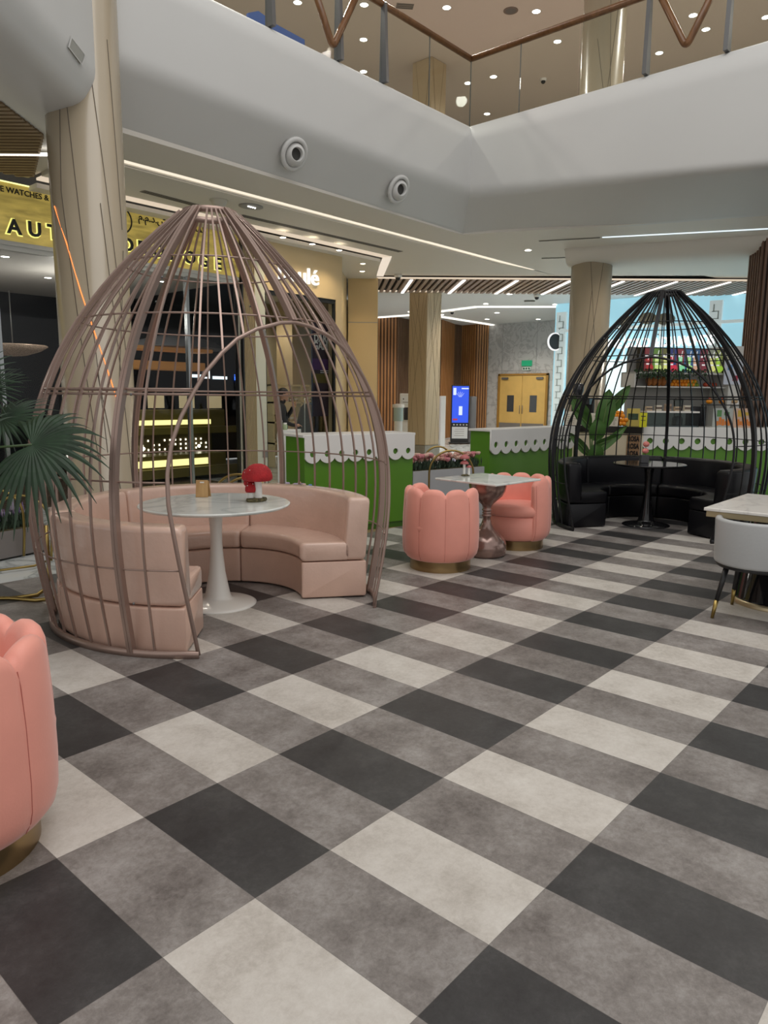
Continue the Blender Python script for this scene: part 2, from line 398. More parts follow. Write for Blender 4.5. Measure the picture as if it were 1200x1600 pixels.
# recess above the shop fronts
slab('ceiling', [(3.5, 8.36), (10.25, 8.36), (11.9, 10.0), (11.2, 10.6), (9.3, 10.6), (9.3, 8.7), (3.5, 8.7)], 4.24, 4.3, ceilw)
cove('trim_4', (3.5, 8.28), (10.36, 8.28), .16, ZC-.02, emis('cove_soft', (1, .82, .62), .62))
cove('trim_5', (10.32, 8.24), (11.95, 9.9), .17, ZC-.02, emis('cove_soft2', (1, .86, .70), .7))
cove('trim_6', (11.9, 9.95), (19.4, 1.2), .07, ZC-.07, emis('cove_soft', (1, .82, .62), .62))
cove('trim_7', (13.5, 11.5), (22.5, 1.55), .09, ZC-.05, emis('cove_soft', (1, .82, .62), .62))
e3 = emis('cove_far', (1, .95, .86), 1.3)
for a_, b2 in ((G(588, 498, ZC), G(645, 494, ZC)), (G(645, 494, ZC), G(745, 481.5, ZC)), (G(745, 481.5, ZC), G(880, 481.5, ZC)), (G(640, 487, ZC+.04), G(790, 511, ZC+.04))):
    cove('trim_8', a_.xy, b2.xy, .16, ZC+.02, e3)

# fascias round the atrium opening: profile (set-back, height)
def sm(pts, n=6):
    # round the corners of a profile a little
    out = [pts[0]]
    for i in range(1, len(pts)-1):
        a_, b2, c_ = Vector(pts[i-1]), Vector(pts[i]), Vector(pts[i+1])
        r_ = min(.12, (a_-b2).length*.4, (c_-b2).length*.4)
        p_ = b2+(a_-b2).normalized()*r_; q_ = b2+(c_-b2).normalized()*r_
        for k in range(n+1):
            t = k/n; out.append(tuple(p_*(1-t)**2+b2*2*t*(1-t)+q_*t*t))
    out.append(pts[-1]); return out
XC, YC = 9.25, 5.52
PA = sm([(.42, 5.97), (.14, 5.97), (.0, 5.74), (.0, 4.88), (.45, 4.36), (.62, 4.36)])
PB = sm([(.42, 5.97), (.14, 5.97), (.0, 5.70), (.0, 4.42), (2.3, 4.345), (2.5, 4.36)])
b_ = MB(); k = len(PA)
cols = [[(2.85, YC+d, z) for d, z in PA], [(XC+d, YC+d, z) for d, z in PA]]
b_._add(cols[0]+cols[1], [(i, i+1, k+i+1, k+i) for i in range(k-1)], True); b_.build('trim_9', white, kind='structure')
b_ = MB(); N_ = 16; vs = []
for i in range(N_+1):
    t = i/N_; Y_ = YC+(1.05-YC)*t
    for (d0, z0), (d1, z1) in zip(PA, PB):
        d = d0*(1-t)+d1*t; z = z0*(1-t)+z1*t; vs.append((XC+d, Y_+d*(1-t)**1.0, z))
vs += [(XC+d, -9.0, z) for d, z in PB]
b_._add(vs, [(i*k+q, i*k+q+1, (i+1)*k+q+1, (i+1)*k+q) for i in range(N_+1) for q in range(k-1)], True); b_.build('trim_10', white, kind='structure')
# diagonal bulkhead at the left, running towards the viewer
PCs = sm([(-2.75, 9.6), (-2.75, 4.50), (-2.87, 4.26), (-3.12, 4.20), (-3.36, 4.23), (-3.79, 4.37), (-3.79, 4.42)], 8)
b_ = MB(); vs = []
for f_ in (1.5, 8.52):
    for l_, z in PCs:
        q = cw(l_, f_ if f_ < 5 or l_ < -3.34 else 7.56); vs.append((q.x, q.y, z))
k2 = len(PCs); b_._add(vs, [(i, k2+i, k2+i+1, i+1) for i in range(k2-1)], True); b_.build('trim_11', white, kind='structure')

# slatted ceilings
def slat_ceiling(name, poly, direction, pitch, wd, zt, mm, back, lightcol=None):
    # convex polygon filled with battens running along direction
    d = Vector(direction).normalized(); n_ = Vector((-d.y, d.x)); P = [Vector(p) for p in poly]
    bb = MB(); bb.prism(poly, zt+.03, zt+.045); bk = bb.build(name, back, kind='structure')
    s0 = min(p.dot(n_) for p in P); s1 = max(p.dot(n_) for p in P); b2 = MB(); s_ = s0+pitch/2
    def span(s_):
        hit = []
        for i in range(len(P)):
            a_, c_ = P[i], P[(i+1) % len(P)]; fa, fb = a_.dot(n_)-s_, c_.dot(n_)-s_
            if fa*fb < 0: hit.append((a_+(c_-a_)*fa/(fa-fb)).dot(d))
        return (min(hit), max(hit)) if len(hit) >= 2 else None
    while s_ < s1:
        h = span(s_)
        if h and h[1]-h[0] > .1:
            a_ = d*h[0]+n_*(s_-wd/2); e_ = d*h[1]+n_*(s_-wd/2); f_ = d*h[1]+n_*(s_+wd/2); g_ = d*h[0]+n_*(s_+wd/2)
            b2.prism([tuple(a_), tuple(e_), tuple(f_), tuple(g_)], zt-.03, zt+.02)
        s_ += pitch
    b2.build(name, mm, kind='structure'); return span, d, n_, s0, s1
slatp = mat('ceiling_slat', (.36, .26, .20), .45)
slatc = mat('ceiling_slat_tan', (.25, .17, .09), .5)
band = [(11.93, 9.97), (19.4, 1.3), (22.4, 1.6), (13.55, 11.45)]
span, d_, n_, s0, s1 = slat_ceiling('ceiling', band, (1.19, 1.22), .155, .085, ZC-.05, slatp, backd)
s_ = s0+.9; q_ = Vector((14.288, 9.494)).dot(n_)
while q_ > s0: q_ -= 1.22
q_ += 1.22
while q_ < s1:
    h = span(q_)
    if h and h[1]-h[0] > .5:
        p0 = d_*(h[0]+.02)+n_*q_; p1 = d_*(h[1]-.02)+n_*q_; nn = n_*.035
        b2 = MB(); b2.prism([tuple(p0-nn), tuple(p1-nn), tuple(p1+nn), tuple(p0+nn)], ZC-.095, ZC-.082)
        NL_ = globals().get('NL_', 0)+1; tag(b2.build('linear_light', emis('lamp_linear', (1, .97, .92), 2.2)), 'white linear light between the dark ceiling battens, '+('first', 'second', 'third', 'fourth', 'fifth', 'sixth', 'seventh', 'eighth', 'ninth', 'tenth', 'eleventh', 'twelfth')[NL_-1]+' from the right end', 'ceiling light', 'linear lights in the slatted ceiling')
    q_ += 1.22
left_poly = [tuple(cw(-3.70, 5.2).xy), tuple(cw(-3.70, 8.3).xy), (3.45, 8.35), (-1.5, 8.5), (-3.5, 7.0)]
slat_ceiling('ceiling', left_poly, tuple(RTH), .10, .055, ZC-.0, slatc, backd)
p_ = G(36, 242.5, ZC-.03)
b_ = MB(); b_.box((-1.4, -.03, 0), (.62, .03, .02)); o = b_.build('linear_light', emis('lamp_linear', (1, .97, .92), 2.2)); tag(o, 'white linear light in the tan battened ceiling left of the big column', 'ceiling light', None, p_, LATROT)

# far slatted walls, marble wall, double door
zig = [(16.6, 17.9), (18.91, 16.23), (19.35, 15.67), (20.53, 15.92), (20.98, 14.91), (22.63, 15.53), (23.23, 15.59), (23.14, 14.82), (23.6, 14.55)]
for i in range(len(zig)-1):
    a_, e_ = Vector(zig[i]), Vector(zig[i+1]); L_ = (e_-a_).length; ang = math.atan2((e_-a_).y, (e_-a_).x)
    mm_ = woodw if i in (0, 1, 4, 6, 7) else woodd  # zigzag faces coloured as lit and shaded battens
    b_ = MB(); b_.box((0, 0, 0), (L_, .08, ZC+.06)); b_.cur = 1
    n = max(2, int(L_/.105))
    for k in range(n): x = (k+.5)*L_/n; b_.box((x-.028, -.035, 0), (x+.028, 0, ZC+.06))
    b_.mi = [1-q for q in b_.mi]
    o = b_.build('wall_back', [mm_, mat('batten_back', (.10, .045, .018), .6)], kind='structure'); o.location = (a_.x, a_.y, 0); o.rotation_euler = (0, 0, ang)
b_ = MB(); b_.box((23.6, 4.0, 0), (23.8, 14.55, ZC+.06)); b_.build('wall_far', mwall, kind='structure')
b_ = MB()
for y_ in (13.9, 12.4, 10.9): b_.box((23.592, y_-.006, 0), (23.6, y_+.006, ZC))
for z_ in (2.62, 1.3): b_.box((23.592, 4, z_-.006), (23.6, 14.5, z_+.006))
b_.build('trim_12', mat('marble_joint', (.3, .3, .3), .6), kind='structure')
doorw = mat('door_wood', (.62, .40, .12), .35, var=.06, scale=3); kick = mat('kick_plate', (.17, .155, .14), .4)
dr = thing('door_1', 'x', 'door', (23.56, 11.86, 0)); del dr['label']; del dr['category']; dr['kind'] = 'structure'
for k in (0, 1):
    y0_ = k*1.0+.06; b_ = MB(); b_.box((-.04, y0_, .02), (0, y0_+.985, 2.42)); b_.build('door_leaf', doorw, dr)
    b_ = MB(); b_.box((-.05, y0_+.02, .02), (-.041, y0_+.965, .62)); b_.build('kick_plate', kick, dr)
    b_ = MB(); yc_ = y0_+.49; b_.box((-.05, yc_-.15, 1.05), (-.038, yc_+.15, 1.68)); b_.build('vision_panel', mat('dark_pane', (.05, .055, .06), .1), dr)
    b_ = MB(); b_.tube([(-.09, 1.06+(-.07 if k == 0 else .05), .98), (-.09, 1.06+(-.07 if k == 0 else .05), 1.3)], .012); b_.build('handle', grey, dr)
    b_ = MB(); b_.box((-.09, y0_+(.1 if k == 0 else .62), 2.28), (-.04, y0_+(.38 if k == 0 else .9), 2.36)); b_.build('door_closer', grey, dr)
b_ = MB(); b_.box((-.06, -.04, 0), (.02, .05, 2.49)); b_.box((-.06, 2.05, 0), (.02, 2.14, 2.49)); b_.box((-.06, -.04, 2.43), (.02, 2.14, 2.5)); b_.build('door_frame', mat('door_frame_wood', (.33, .17, .03), .4), dr)
# green exit notice above the door
t = thing('exit_sign', 'small green exit sign over the double door in the marble wall', 'sign', (23.58, 12.78, 2.62))
b_ = MB(); b_.box((-.03, -.22, .16), (0, .22, .37)); b_.build('panel', mat('sign_green', (.01, .24, .11), .4, emit=(.01, .24, .11), es=.5), t)
b_ = MB(); b_.box((-.03, -.17, 0), (0, .17, .13)); b_.cur = 1
for y_ in (-.11, 0, .11): b_.box((-.034, y_-.032, .03), (-.031, y_+.032, .10))
b_.build('pictogram_panel', [mat('sign_white', (.6, .7, .62), .5), mat('sign_dark', (.02, .08, .05), .5)], t)

# ------------------------------------------------------------------ columns
def column(name, c, r_, z0, z1, lines, label, sx=1.0, mm=colm, taper=0):
    t = thing(name, label, 'column', (c[0], c[1], z0)); H = z1-z0
    b_ = MB(); b_.lathe([(r_*1.02, 0), (r_*1.02, .1), (r_, .1), (r_, H)], 48); b_.build('shaft', mm, t)
    b_ = MB()
    for a0, za, a1, zb in lines:
        pts = [((r_+.001)*math.cos(R(a0+(a1-a0)*k/14)), (r_+.001)*math.sin(R(a0+(a1-a0)*k/14)), za+(zb-za)*k/14-z0) for k in range(15)]
        b_.tube(pts, .0035, 4)
    if lines: b_.build('groove', groove, t)
    return t
colA = (2.78, 5.60)
# camera sees the side of the column towards about -117 degrees
la = [(-150, 5.05, -108, 1.0), (-147, 5.0, -160, 3.5), (-160, 3.5, -115, .4), (-118, 5.4, -62, 1.8), (-75, 4.9, -60, 3.2), (-118, 1.8, -80, 0.2), (-95, 9.5, -60, 5.5), (-100, 3.4, -60, .4), (-60, 3.0, -110, 0.2)]
tA = column('column', colA, .352, 0, 10, la, 'big glossy beige round column behind the pink cage')
ls = []
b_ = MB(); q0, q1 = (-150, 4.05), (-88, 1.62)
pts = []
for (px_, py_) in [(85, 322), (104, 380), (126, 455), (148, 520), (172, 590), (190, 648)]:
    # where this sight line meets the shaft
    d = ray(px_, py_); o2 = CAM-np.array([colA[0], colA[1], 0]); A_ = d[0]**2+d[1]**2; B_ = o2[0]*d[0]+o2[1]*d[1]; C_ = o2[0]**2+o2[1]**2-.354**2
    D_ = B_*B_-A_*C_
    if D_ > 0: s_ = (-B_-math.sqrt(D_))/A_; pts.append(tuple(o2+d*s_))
b_.tube(pts, .006, 5); b_.build('reflection_line', emis('orange_reflection', (1, .25, .06), 1.6), tA, label='thin orange neon reflection drawn as a glowing line')  # neon reflection imitated by an emissive line on the shaft
rc = cw(3.98, 14.55); rcx, rcy = rc.x, rc.y
lb = [(-160, 4.3, -100, .3), (-150, 3.6, -175, 1.2), (-118, 4.3, -175, 1.0), (-100, 9.8, -150, 6.2), (-150, 9.8, -120, 6.0), (-170, 8, -120, 6)]
tB = column('column', (rcx, rcy), .385, 0, 10, lb, 'beige round column at the far side of the seating, left of the black cage')
# square column between
mc = Vector((14.78, 10.78))
t = thing('column', 'square tan column with a crisscross groove pattern beyond the green counters', 'column', (mc.x, mc.y, 0))
b_ = MB(); b_.box((-.31, -.31, .28), (.31, .31, 10.0)); b_.build('shaft', mat('square_column_tan', (.52, .40, .25), .4), t, bevel=.02)
b_ = MB(); b_.box((-.325, -.325, -.02), (.325, .325, .28)); b_.build('plinth', mat('plinth_stone', (.30, .27, .22), .3, var=.1), t)
b_ = MB()
for s_, off in (('x', 0), ('y', 0)):
    for (u0, z0, u1, z1) in [(-.3, .3, .0, 4.3), (-.1, .3, .28, 4.3), (.3, .3, -.2, 4.3), (.15, 1.6, -.3, 4.3), (-.25, 2, .3, 4.3), (.3, 1.8, -.05, 4.3), (-.3, 2.6, .15, 4.3), (.1, .3, .3, 3), (-.3, 6, .2, 10), (.3, 6, -.3, 10), (-.1, 6, .3, 9), (.1, 6, -.25, 10)]:
        if s_ == 'x': b_.tube([(u0, -.312, z0), (u1, -.312, z1)], .0022, 4)
        else: b_.tube([(-.312, u0, z0), (-.312, u1, z1)], .0022, 4)
b_.build('groove', mat('groove_brown', (.20, .15, .09), .5), t)
# slatted pier at the right edge
p0 = cw(6.46, 12.9); t = thing('column', 'dark wood slatted column at the right edge of the seating area', 'column', (p0.x, p0.y, 0), LATROT)
b_ = MB(); b_.box((0, 0, 0), (1.6, .5, 4.34)); b_.cur = 1
for k in range(20): b_.box((.01+k*.08, -.03, 0), (.05+k*.08, 0, 4.34))
for k in range(6): b_.box((-.03, .01+k*.08, 0), (0, .05+k*.08, 4.34))
b_.build('cladding', [mat('slat_backing', (.03, .018, .012), .6), wood_mat('slat_brown', (.12, .065, .04), (.19, .11, .075), .45, 2)], t)  # near-black body behind the brown slats
# drop beam with rounded soffit between the far columns
b_ = MB(); a_ = cw(3.35, 14.15); e_ = cw(6.5, 12.85)
prof = [(0, .06), (0, -.02), (.03, -.08), (.08, -.14), (.16, -.2), (.28, -.235), (.45, -.25), (.6, -.25), (.8, -.25)]
dv = (e_-a_).normalized(); nv = Vector((-dv.y, dv.x, 0))
vs = [tuple(a_+nv*x+Vector((0, 0, ZC+z))) for x, z in prof]+[tuple(e_+nv*x+Vector((0, 0, ZC+z))) for x, z in prof]; kp = len(prof)
b_._add(vs, [(i, i+1, kp+i+1, kp+i) for i in range(kp-1)], True); b_._add(vs, [tuple(range(kp)), tuple(range(2*kp-1, kp-1, -1))], False)
b_.build('trim_13', ceilw, kind='structure')

# ------------------------------------------------------------------ upper gallery
ZU = 10.0
b_ = MB(); b_.box((-9, 5.0, ZU), (30, 24, ZU+.2)); b_.build('ceiling', mat('upper_ceiling', (.62, .54, .47), .6), kind='structure')
b_ = MB(); b_.prism([(9.0, -9), (30, -9), (30, 5.0), (9.0, 5.0)], ZU, ZU+.2); b_.build('ceiling', mat('upper_ceiling', (.62, .54, .47), .6), kind='structure')
b_ = MB(); b_.box((9.66, -9, 4.75), (30, 24, 4.95)); b_.box((2.5, 5.93, 4.75), (9.66, 24, 4.95)); b_.build('floor', mat('upper_floor', (.45, .41, .36), .3), kind='structure')
# far upper walls
b_ = MB(); b_.box((29.8, -9, 4.9), (30, 24, ZU)); b_.build('wall_far', mat('upper_wall', (.50, .45, .36), .6), kind='structure')
b_ = MB(); b_.box((2.5, 23.8, 4.9), (30, 24, ZU)); b_.build('wall_back', mat('upper_wall', (.50, .45, .36), .6), kind='structure')
# balustrade
YR, XR = YC+.16, XC+.16; zb, zt = 5.95, 6.94
bal = thing('balustrade', 'glass balustrade with wooden handrail round the upper gallery', 'railing', (XR, YR, 5.95))
def gl(p, q, z0, z1, nm='glass_panel', mm=bglass, th=.012):
    p, q = Vector(p), Vector(q); L_ = (q-p).length; b_ = MB(); b_.box((0, -th/2, 0), (L_, th/2, z1-z0)); o = b_.build(nm, mm, bal)
    o.location = (p.x-XR, p.y-YR, z0-5.95); o.rotation_euler = (0, 0, math.atan2((q-p).y, (q-p).x)); return o
xs = [HY(813-245, 100, YR).x]
xa = [3.1, HY(420, 20, YR).x, HY(525, 60, YR).x, HY(598, 60, YR).x, HY(671, 100, YR).x, XR]
for i in range(len(xa)-1): gl((xa[i]+.008, YR), (xa[i+1]-.008, YR), zb, zt)
ya = [YR, HX(813, 110, XR).y, HX(905, 90, XR).y, HX(1015, 60, XR).y, HX(1140, 40, XR).y, .2, -1.5, -3.2]
for i in range(len(ya)-1): gl((XR, ya[i]-.008), (XR, ya[i+1]+.008), zb, zt)
for x_, y_ in ((xa[4], YR), (XR, ya[1]), (XR, YR)):
    b_ = MB(); b_.box((-.006, -.006, 0), (.006, .006, .99)); o = b_.build('glass_joint', mat('joint_dark', (.08, .085, .08), .4), bal); o.location = (x_-XR, y_-YR, 0)
def post(x, y): b_ = MB(); b_._add([(-.012, -.035, 0), (.012, -.035, 0), (.012, .035, 0), (-.012, .035, 0), (-.012, -.012, 1.03), (.012, -.012, 1.03), (.012, .02, 1.03), (-.012, .02, 1.03)], [(0,3,2,1),(4,5,6,7),(0,1,5,4),(1,2,6,5),(2,3,7,6),(3,0,4,7)]); o = b_.build('post', grey, bal); o.location = (x-XR, y-YR, 0); return o
for px_ in (420, 527, 598): post(HY(px_, 20 if px_ != 598 else 60, YR).x, YR-.03).scale = (2.3, 2, 1)
for px_ in (1015, 1140): o = post(XR-.03, HX(px_, 40, XR).y); o.rotation_euler = (0, 0, PI/2); o.scale = (2.3, 2, 1)
b_ = MB(); rr_ = .046
b_.tube([(HY(582, 0, YR).x-2.6-XR, 0, .99+.03), (-.02, 0, 1.02)], rr_, 8); b_.build('handrail', handr, bal)
b_ = MB(); b_.tube([(0, .02, 1.02), (0, -9, 1.02)], rr_, 8); b_.build('handrail', handr, bal)
def vee(pts, nm='handrail_loop'):
    b_ = MB(); b_.tube([tuple(Vector(p)-Vector((XR, YR, 5.95))) for p in pts], .046, 8); b_.build(nm, handr, bal)
def rc_(a_, b2, c_, n=6, r_=.09):
    p_ = b2+(a_-b2).normalized()*r_; q_ = b2+(c_-b2).normalized()*r_
    return [a_]+[p_*(1-k/n)**2+b2*2*(k/n)*(1-k/n)+q_*(k/n)**2 for k in range(n+1)]+[c_]
y9 = YR-.09
vA = HY(520, 74, y9); vee(rc_(HY(484, -40, y9), vA, HY(572, -40, y9)))
x9 = XR-.09
vB = HX(1072, 74, x9); vee(rc_(HX(1016, -40, x9), vB, HX(1128, -40, x9)))
t = thing('display_board', 'blue and lilac board behind the glass at the top left', 'board', tuple(HY(428, 34, 6.6)))
a_ = [HY(p[0], p[1], 6.6)-t.location for p in ((388, 20), (404, 17), (432, 38), (476, 62), (480, 170), (388, 150))]
b_ = MB(); n = len(a_); b_._add([tuple(q) for q in a_]+[tuple(q+Vector((0, .04, 0))) for q in a_], [tuple(range(n)), tuple(range(2*n-1, n-1, -1))]+[(i, i+n, (i+1) % n+n, (i+1) % n) for i in range(n)])
b_.build('panel', mat('board_blue', (.10, .16, .42), .4), t)

# ------------------------------------------------------------------ shop front with watches sign
onyx = mat('backlit_onyx', (.34, .255, .06), .3, var=.38, scale=2.6)
_m = onyx.node_tree.nodes.new('ShaderNodeMapping'); _m.inputs['Scale'].default_value = (.7, 1, 3.4)
_n = [n for n in onyx.node_tree.nodes if n.type == 'TEX_NOISE'][0]; _n.inputs['Detail'].default_value = 9; _n.inputs['Distortion'].default_value = .8
_t = [n for n in onyx.node_tree.nodes if n.type == 'TEX_COORD'][0]
onyx.node_tree.links.new(_t.outputs['Object'], _m.inputs[0]); onyx.node_tree.links.new(_m.outputs[0], _n.inputs['Vector'])
nt = onyx.node_tree; bs = nt.nodes['Principled BSDF']; rl = [l for l in nt.links if l.to_node == bs and l.to_socket.name == 'Base Color'][0]
nt.links.new(rl.from_socket, bs.inputs['Emission Color']); bs.inputs['Emission Strength'].default_value = .55
b_ = MB(); b_.box((-4, 8.6, 3.56), (6.93, 8.75, 4.30)); sign = b_.build('fascia_sign', onyx)
tag(sign, 'long yellow backlit stone sign with black letters over the dark shop window', 'sign')
letter = mat('sign_letter', (.004, .004, .004), .4); halo = emis('letter_halo', (1, .93, .25), .95)
def sl(ch, px_, py_, h=.185, cap=.72):
    p = HY(px_, py_, 8.57); sz = h/cap
    text_mesh('letter', ch, sz, letter, sign, tuple(p), ext=.012, align='CENTER', offset=.007)
    text_mesh('letter_glow', ch, sz, halo, sign, (p.x, 8.596, p.z), ext=.002, align='CENTER', offset=.020)
for ch, px_, py_ in (('A', 23, 365), ('U', 55, 369), ('T', 84, 373), ('H', 174, 386.5), ('O', 199, 391.5), ('R', 223, 396), ('O', 248, 401), ('L', 271, 406), ('O', 297, 411), ('G', 319, 416), ('E', 341, 420.5)):
    sl(ch, px_, py_)
p = HY(76, 309, 8.59); text_mesh('small_lettering', 'HOROLOGE WATCHES &', .098, letter, sign, tuple(p-Vector((0, 0, .04))), ext=.004, align='RIGHT', offset=.002)
ar = HY(216, 343, 8.59); text_mesh('arabic_lettering', '\uFEE1.\uFEE1.\uFEAB.\uFEB5 \uFE95\uFE8D\uFEAE\uFEEB\uFEEE\uFEA0\uFEE4\uFEDF\uFE8D', .15, letter, sign, tuple(ar), ext=.004, align='LEFT', offset=.002)
b_ = MB(); p = HY(187, 343, 8.59); b_.tube([(p.x+.19*math.cos(k*PI/16), 8.59, p.z+.19*math.sin(k*PI/16)) for k in range(32)], .012, 6, closed=True); b_.build('ring_emblem', letter, sign)
b_ = MB(); b_.box((-4, 8.585, 4.285), (6.9, 8.6, 4.30)); b_.build('light_edge', emis('yellow_edge', (1, .95, .35), 1.3), sign)
silver = mat('pale_frame', (.55, .55, .52), .3)
fr = thing('window_1', 'x', 'w', (0, 8.6, 0)); del fr['label']; del fr['category']; fr['kind'] = 'structure'
b_ = MB(); b_.box((-4, 0, 3.44), (6.9, .1, 3.56)); b_.box((-4, -.03, 3.5), (6.9, 0, 3.54)); b_.build('head_rail', silver, fr)
for x_ in (6.86, 5.9, 3.0, .2):
    b_ = MB(); b_.box((x_-.025 if x_ < 6.8 else x_-.0, 0, 0), (x_+.025, .08, 3.45)); b_.build('mullion', mat('steel_edge', (.35, .37, .38), .25, metal=.8) if x_ < 6.8 else blackp, fr)
b_ = MB(); b_.box((-4, .035, .02), (6.86, .047, 3.45)); b_.build('pane', wglass, fr)
# shop interior
dk = mat('shop_dark_wall', (.010, .011, .016), .35); shopc = mat('shop_ceiling', (.55, .53, .50), .6); dk2 = mat('shop_black_ceiling', (.02, .02, .022), .5)
b_ = MB(); b_.box((-6, 13.4, 0), (10.6, 13.5, 4.2)); b_.build('wall_back', dk, kind='structure')
b_ = MB(); b_.prism([(6.93, 8.78), (6.98, 8.78), (10.55, 13.38), (10.50, 13.38)], 0, 4.2); b_.build('wall_right', dk, kind='structure')
pz_ = [G(*q, 3.5) for q in ((345, 444), (205, 468), (95, 477), (-60, 479))]; b_ = MB(); b_.prism([(-6, 8.7), (6.85, 8.7)]+[(p_.x, min(p_.y, 13.3)) for p_ in pz_]+[(-6, 13.3)], 3.5, 3.58); b_.build('ceiling', shopc, kind='structure')
b_ = MB(); b_.prism([(-6, 8.7), (6.95, 8.7), (10.5, 13.4), (-6, 13.4)], 3.62, 3.7); b_.build('ceiling', dk2, kind='structure')
b_ = MB(); b_.box((2.6, 12.2, 0), (2.95, 12.6, 3.5)); b_.box((-.5, 11.6, 0), (1.9, 11.7, 2.75)); b_.build('wall_inner', mat('brown_pillar', (.045, .028, .02), .4), kind='structure')
def disp(px0, px1, yt, yb, dist, depth, mm, nm, lab, cat, parts=None):
    a_ = HY(px0, yt, dist); e_ = HY(px1, yb, dist); t = thing(nm, lab, cat, (a_.x, dist, e_.z)); b_ = MB(); b_.box((0, 0, 0), (e_.x-a_.x, depth, a_.z-e_.z)); b_.build('body', mm, t, bevel=.01); return t, e_.x-a_.x, a_.z-e_.z
yel = mat('olive_counter', (.24, .19, .045), .35); yl = emis('counter_light', (1, .85, .35), 1.4)
orw = mat('orange_wood', (.46, .22, .07), .4, emit=(.46, .2, .06), es=.25)
t, W, H = disp(195, 352, 641, 675, 10.6, .6, yel, 'display_counter', 'upper olive glass-fronted watch counter with a glowing band, seen through the pink cage', 'counter')
b_ = MB(); b_.box((.02, -.01, H*.38), (W*.84, 0, H*.58)); b_.build('light_band', yl, t)
b_ = MB(); b_.box((-.05, -.14, 0), (W+.25, 0, H*.28)); b_.build('ledge', yel, t)
t, W, H = disp(195, 354, 716, 738, 10.2, .6, yel, 'display_counter', 'lower olive glass-fronted watch counter with a glowing band, seen through the pink cage', 'counter')
b_ = MB(); b_.box((.02, -.01, H*.5), (W*.8, 0, H*.8)); b_.build('light_band', yl, t)
b_ = MB(); b_.box((-.05, -.14, 0), (W+.2, 0, H*.42)); b_.build('ledge', yel, t)
a_ = HY(198, 676, 10.75); e_ = HY(345, 716, 10.75)
t = thing('showcase', 'lit glass showcase with watches between the two olive counters', 'showcase', (a_.x, 10.75, e_.z))
W, H = e_.x-a_.x, a_.z-e_.z; b_ = MB(); b_.box((0, .3, 0), (W, .35, H)); b_.build('back_panel', mat('case_back', (.12, .09, .04), .4), t)
b_ = MB(); b_.box((0, 0, 0), (W, .3, .015)); b_.build('shelf', mat('case_shelf', (.5, .42, .25), .3), t)
b_ = MB()
for k in range(2): b_.ball((W*(.2+.6*k), .15, H*.45), .03)
b_.build('bulb', emis('case_bulb', (1, .9, .7), 14), t)
b_ = MB()
for k in range(16):
    x_ = W*(.05+.058*k)
    for q in range(3):
        if random.random() < .75: b_.box((x_, .28, H*(.35+.15*q)), (x_+.025, .29, H*(.41+.15*q)))
b_.build('display_glint', emis('case_glint', (1, .9, .7), 3), t)  # small glints painted as glowing flecks on the case back
for k in range(9):
    b_ = MB(); b_.tube([(0, 0, 0), (.02, 0, .05), (.06, 0, .055), (.08, 0, 0)], .008, 5); tag(b_.build('watch', gold), 'small gold wristwatch on display in the lit showcase', 'watch', 'watches in the showcase', (a_.x+W*(.1+.095*k), 10.85, e_.z+.02))
for nm, p in (('upper', (205, 333, 538, 552)), ('lower', (205, 333, 562, 580))):
    t, W, H = disp(p[0], p[1]+(0 if nm == 'upper' else -12), p[2], p[3], 10.9, .5, orw, 'wall_cabinet', nm+' orange wood cabinet hanging in the watch shop', 'cabinet')
t = thing('ceiling_canopy', 'grey domed canopy over the orange cabinets in the watch shop', 'canopy', tuple(HY(278, 545, 11.2)))
b_ = MB(); b_.lathe([(.0, .28), (.3, .25), (.65, .14), (.85, 0)], 24, sx=1.2); b_.build('dome', mat('canopy_grey', (.25, .25, .27), .5), t)
for k, px_ in enumerate((245, 293, 336)):
    p = HY(px_, 640, 11.0); t = thing('monitor', ('leftmost', 'middle', 'rightmost')[k]+' cream lit screen standing on the upper olive counter', 'monitor', tuple(p))
    b_ = MB(); b_.box((-.17, 0, .03), (.17, .03, .28)); b_.build('screen', mat('screen_cream', (.6, .5, .3), .5, emit=(.8, .62, .35), es=(.35, .5, 1.0)[k]), t)
    b_ = MB(); b_.box((-.06, -.02, 0), (.06, .06, .03)); b_.build('stand', blackp, t)
p = HY(323, 585, 13.37); t = thing('lightbox_sign', 'small black and white pictogram sign glowing inside the watch shop', 'sign', tuple(p))
b_ = MB(); b_.box((-.09, 0, -.1), (.09, .02, .1)); b_.cur = 1; b_.prism([(-.05, -.004), (.03, -.004), (.05, .0), (-.04, .0)], -.06, .06)
b_.build('panel', [emis('sign_lit', (1, 1, 1), 1.2), blackp], t)
for k, (x0, x1, y_) in enumerate(((295, 315, 587), (333, 355, 590))):
    a_ = HY(x0, y_, 13.37); e_ = HY(x1, y_, 13.37); b_ = MB(); b_.box((0, 0, -.035), (e_.x-a_.x, .02, .035)); tag(b_.build('light_strip', emis('sign_lit2', (.8, .95, 1), 1.6)), ('short', 'long')[k]+' white light strip '+('left', 'right')[k]+' of the pictogram sign in the watch shop', 'light', None, tuple(a_))
p = HY(366, 594, 13.38); o = text_mesh('neon_lettering', 'ijGer', .22, emis('blue_neon', (.05, .18, 1), 3), None, tuple(p), ext=.005, align='LEFT'); tag(o, 'small blue neon letters glowing inside the watch shop', 'sign')
t = thing('chandelier', 'sparkling bowl chandelier hanging in the watch shop at the left edge', 'chandelier', tuple(HY(20, 541, 11.2)))
b_ = MB(); b_.lathe([(0, -.17), (.2, -.15), (.42, -.08), (.55, 0), (.53, .02)], 32); b_.build('bowl', mat('beads', (.30, .22, .17), .25, metal=.3, var=.6, scale=60, emit=(.5, .35, .25), es=.12), t)
b_ = MB(); b_.tube([(0, 0, 0), (0, 0, .9)], .01); b_.build('hanger', grey, t)

